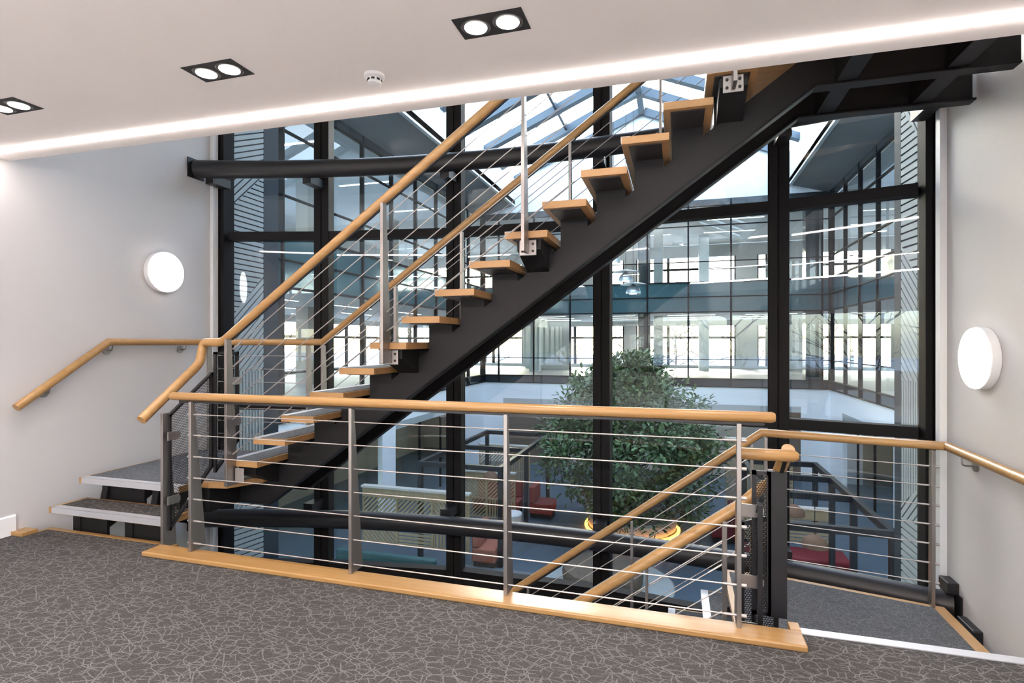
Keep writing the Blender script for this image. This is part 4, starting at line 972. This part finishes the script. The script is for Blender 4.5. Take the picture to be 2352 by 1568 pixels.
def pendant(x, y, z, r_, h, mat, top, label, grp, brim=False):
    root = empty('pendant_lamp', (x, y, z), label, 'pendant lamp', grp)
    obj('cord', tube(NB(), [(x, y, z + h), (x, y, top)], 0.008, 6), 'black_steel', root)
    prof = [(r_, 0.0), (r_ * 0.98, h * 0.25), (r_ * 0.80, h * 0.62), (r_ * 0.35, h * 0.92), (0.03, h)]
    sh = obj('shade', lathe(NB(), prof, (x, y, z), 28), mat, root, smooth=True)
    if brim: obj('reflector', lathe(NB(), [(r_ * 1.75, h * 1.02), (r_ * 1.70, h * 1.07), (r_ * 0.3, h * 1.30)], (x, y, z), 28), 'zinc', root, smooth=True)
    obj('bulb', lathe(NB(), [(r_ * 0.5, -0.012), (r_ * 0.5, -0.002)], (x, y, z), 16), 'office_led', sh)
pendant(2.60, 12.1, -2.55, 0.24, 0.24, 'cork', -1.62, 'brown bell pendant lamp hanging from the right steel frame, nearest', 'brown pendant lamps')
pendant(2.50, 13.65, -2.40, 0.24, 0.24, 'cork', -1.62, 'brown bell pendant lamp hanging farther back in the right steel frame', 'brown pendant lamps')
pendant(-5.1, 14.9, -2.40, 0.20, 0.22, 'cork', -1.62, 'brown bell pendant lamp hanging from the left steel frame', 'brown pendant lamps')
for (x, z, lab) in ((-1.55, 3.40, 'middle zinc dome pendant hanging high in the atrium'), (-1.32, 3.00, 'lowest zinc dome pendant hanging high in the atrium'), (-1.93, 4.00, 'highest zinc dome pendant hanging in the atrium')):
    pendant(x, 17.672, z, 0.23, 0.28, 'zinc', 10.95 - 0.4196 * abs(x + 1.4), lab, 'zinc dome pendants', True)

# ------------------------------------------------------------------ bare winter trees outside the windows
def bare_tree_meshes(seed, H):
    r_ = random.Random(seed); bt, bb2 = NB(), NB()
    tube(bt, [(0, 0, 0), (r_.uniform(-.2, .2), 0.1, H * 0.3), (r_.uniform(-.3, .3), 0, H * 0.6), (0, 0.1, H)], [0.16, 0.12, 0.08, 0.02], 7)
    def grow(p, d, L, rad, lev):
        q_ = p + d * L; tube(bb2, [p, q_], [rad, rad * 0.6], 4, cap=False)
        if lev:
            for k in range(3):
                nd = (d + Vector((r_.uniform(-.8, .8), r_.uniform(-.8, .8), r_.uniform(-.2, .5)))).normalized(); grow(p + d * L * r_.uniform(0.45, 1.0), nd, L * 0.62, rad * 0.55, lev - 1)
    for k in range(14):
        z = H * r_.uniform(0.25, 0.92); a = r_.uniform(0, 6.28); grow(Vector((0, 0, z)), Vector((math.cos(a), math.sin(a), r_.uniform(0.3, 1.0))).normalized(), (H - z) * 0.28 + 0.8, 0.05, 3)
    out = []
    for nm, b_ in (('trunk', bt), ('branches', bb2)):
        me_ = bpy.data.meshes.new(nm); b_.to_mesh(me_); b_.free(); me_.materials.append(MATS['bark']); out.append((nm, me_))
    return out
TM = [bare_tree_meshes(3, 9.0), bare_tree_meshes(5, 7.5), bare_tree_meshes(9, 10.0)]
OR2 = ['first', 'second', 'third', 'fourth', 'fifth', 'sixth', 'seventh', 'eighth', 'ninth', 'tenth']
def bare_tree(i, x, y, lab, grp):
    root = empty('bare_tree', (x, y, GZ - 0.3), lab, 'tree', grp)
    for nm, me_ in TM[i % 3]: link(nm, me_, (x, y, GZ - 0.3), root)
for i, x in enumerate((-15.5, -10.5, -6.6, -3.2, -0.2, 2.6, 5.4, 9.0, 13.0)):
    bare_tree(i, x, 44 + (i % 3) * 7.0, OR2[i] + ' bare tree from the left outside the far windows', 'bare trees outside the far windows')
for i, x in enumerate((-9.0, -5.5, -2.6, 0.4, 3.2, 6.5)):
    bare_tree(i + 1, x, -14 - (i % 3) * 6.5, OR2[i] + ' bare tree from the left outside the window behind the viewpoint', 'bare trees behind the viewpoint')
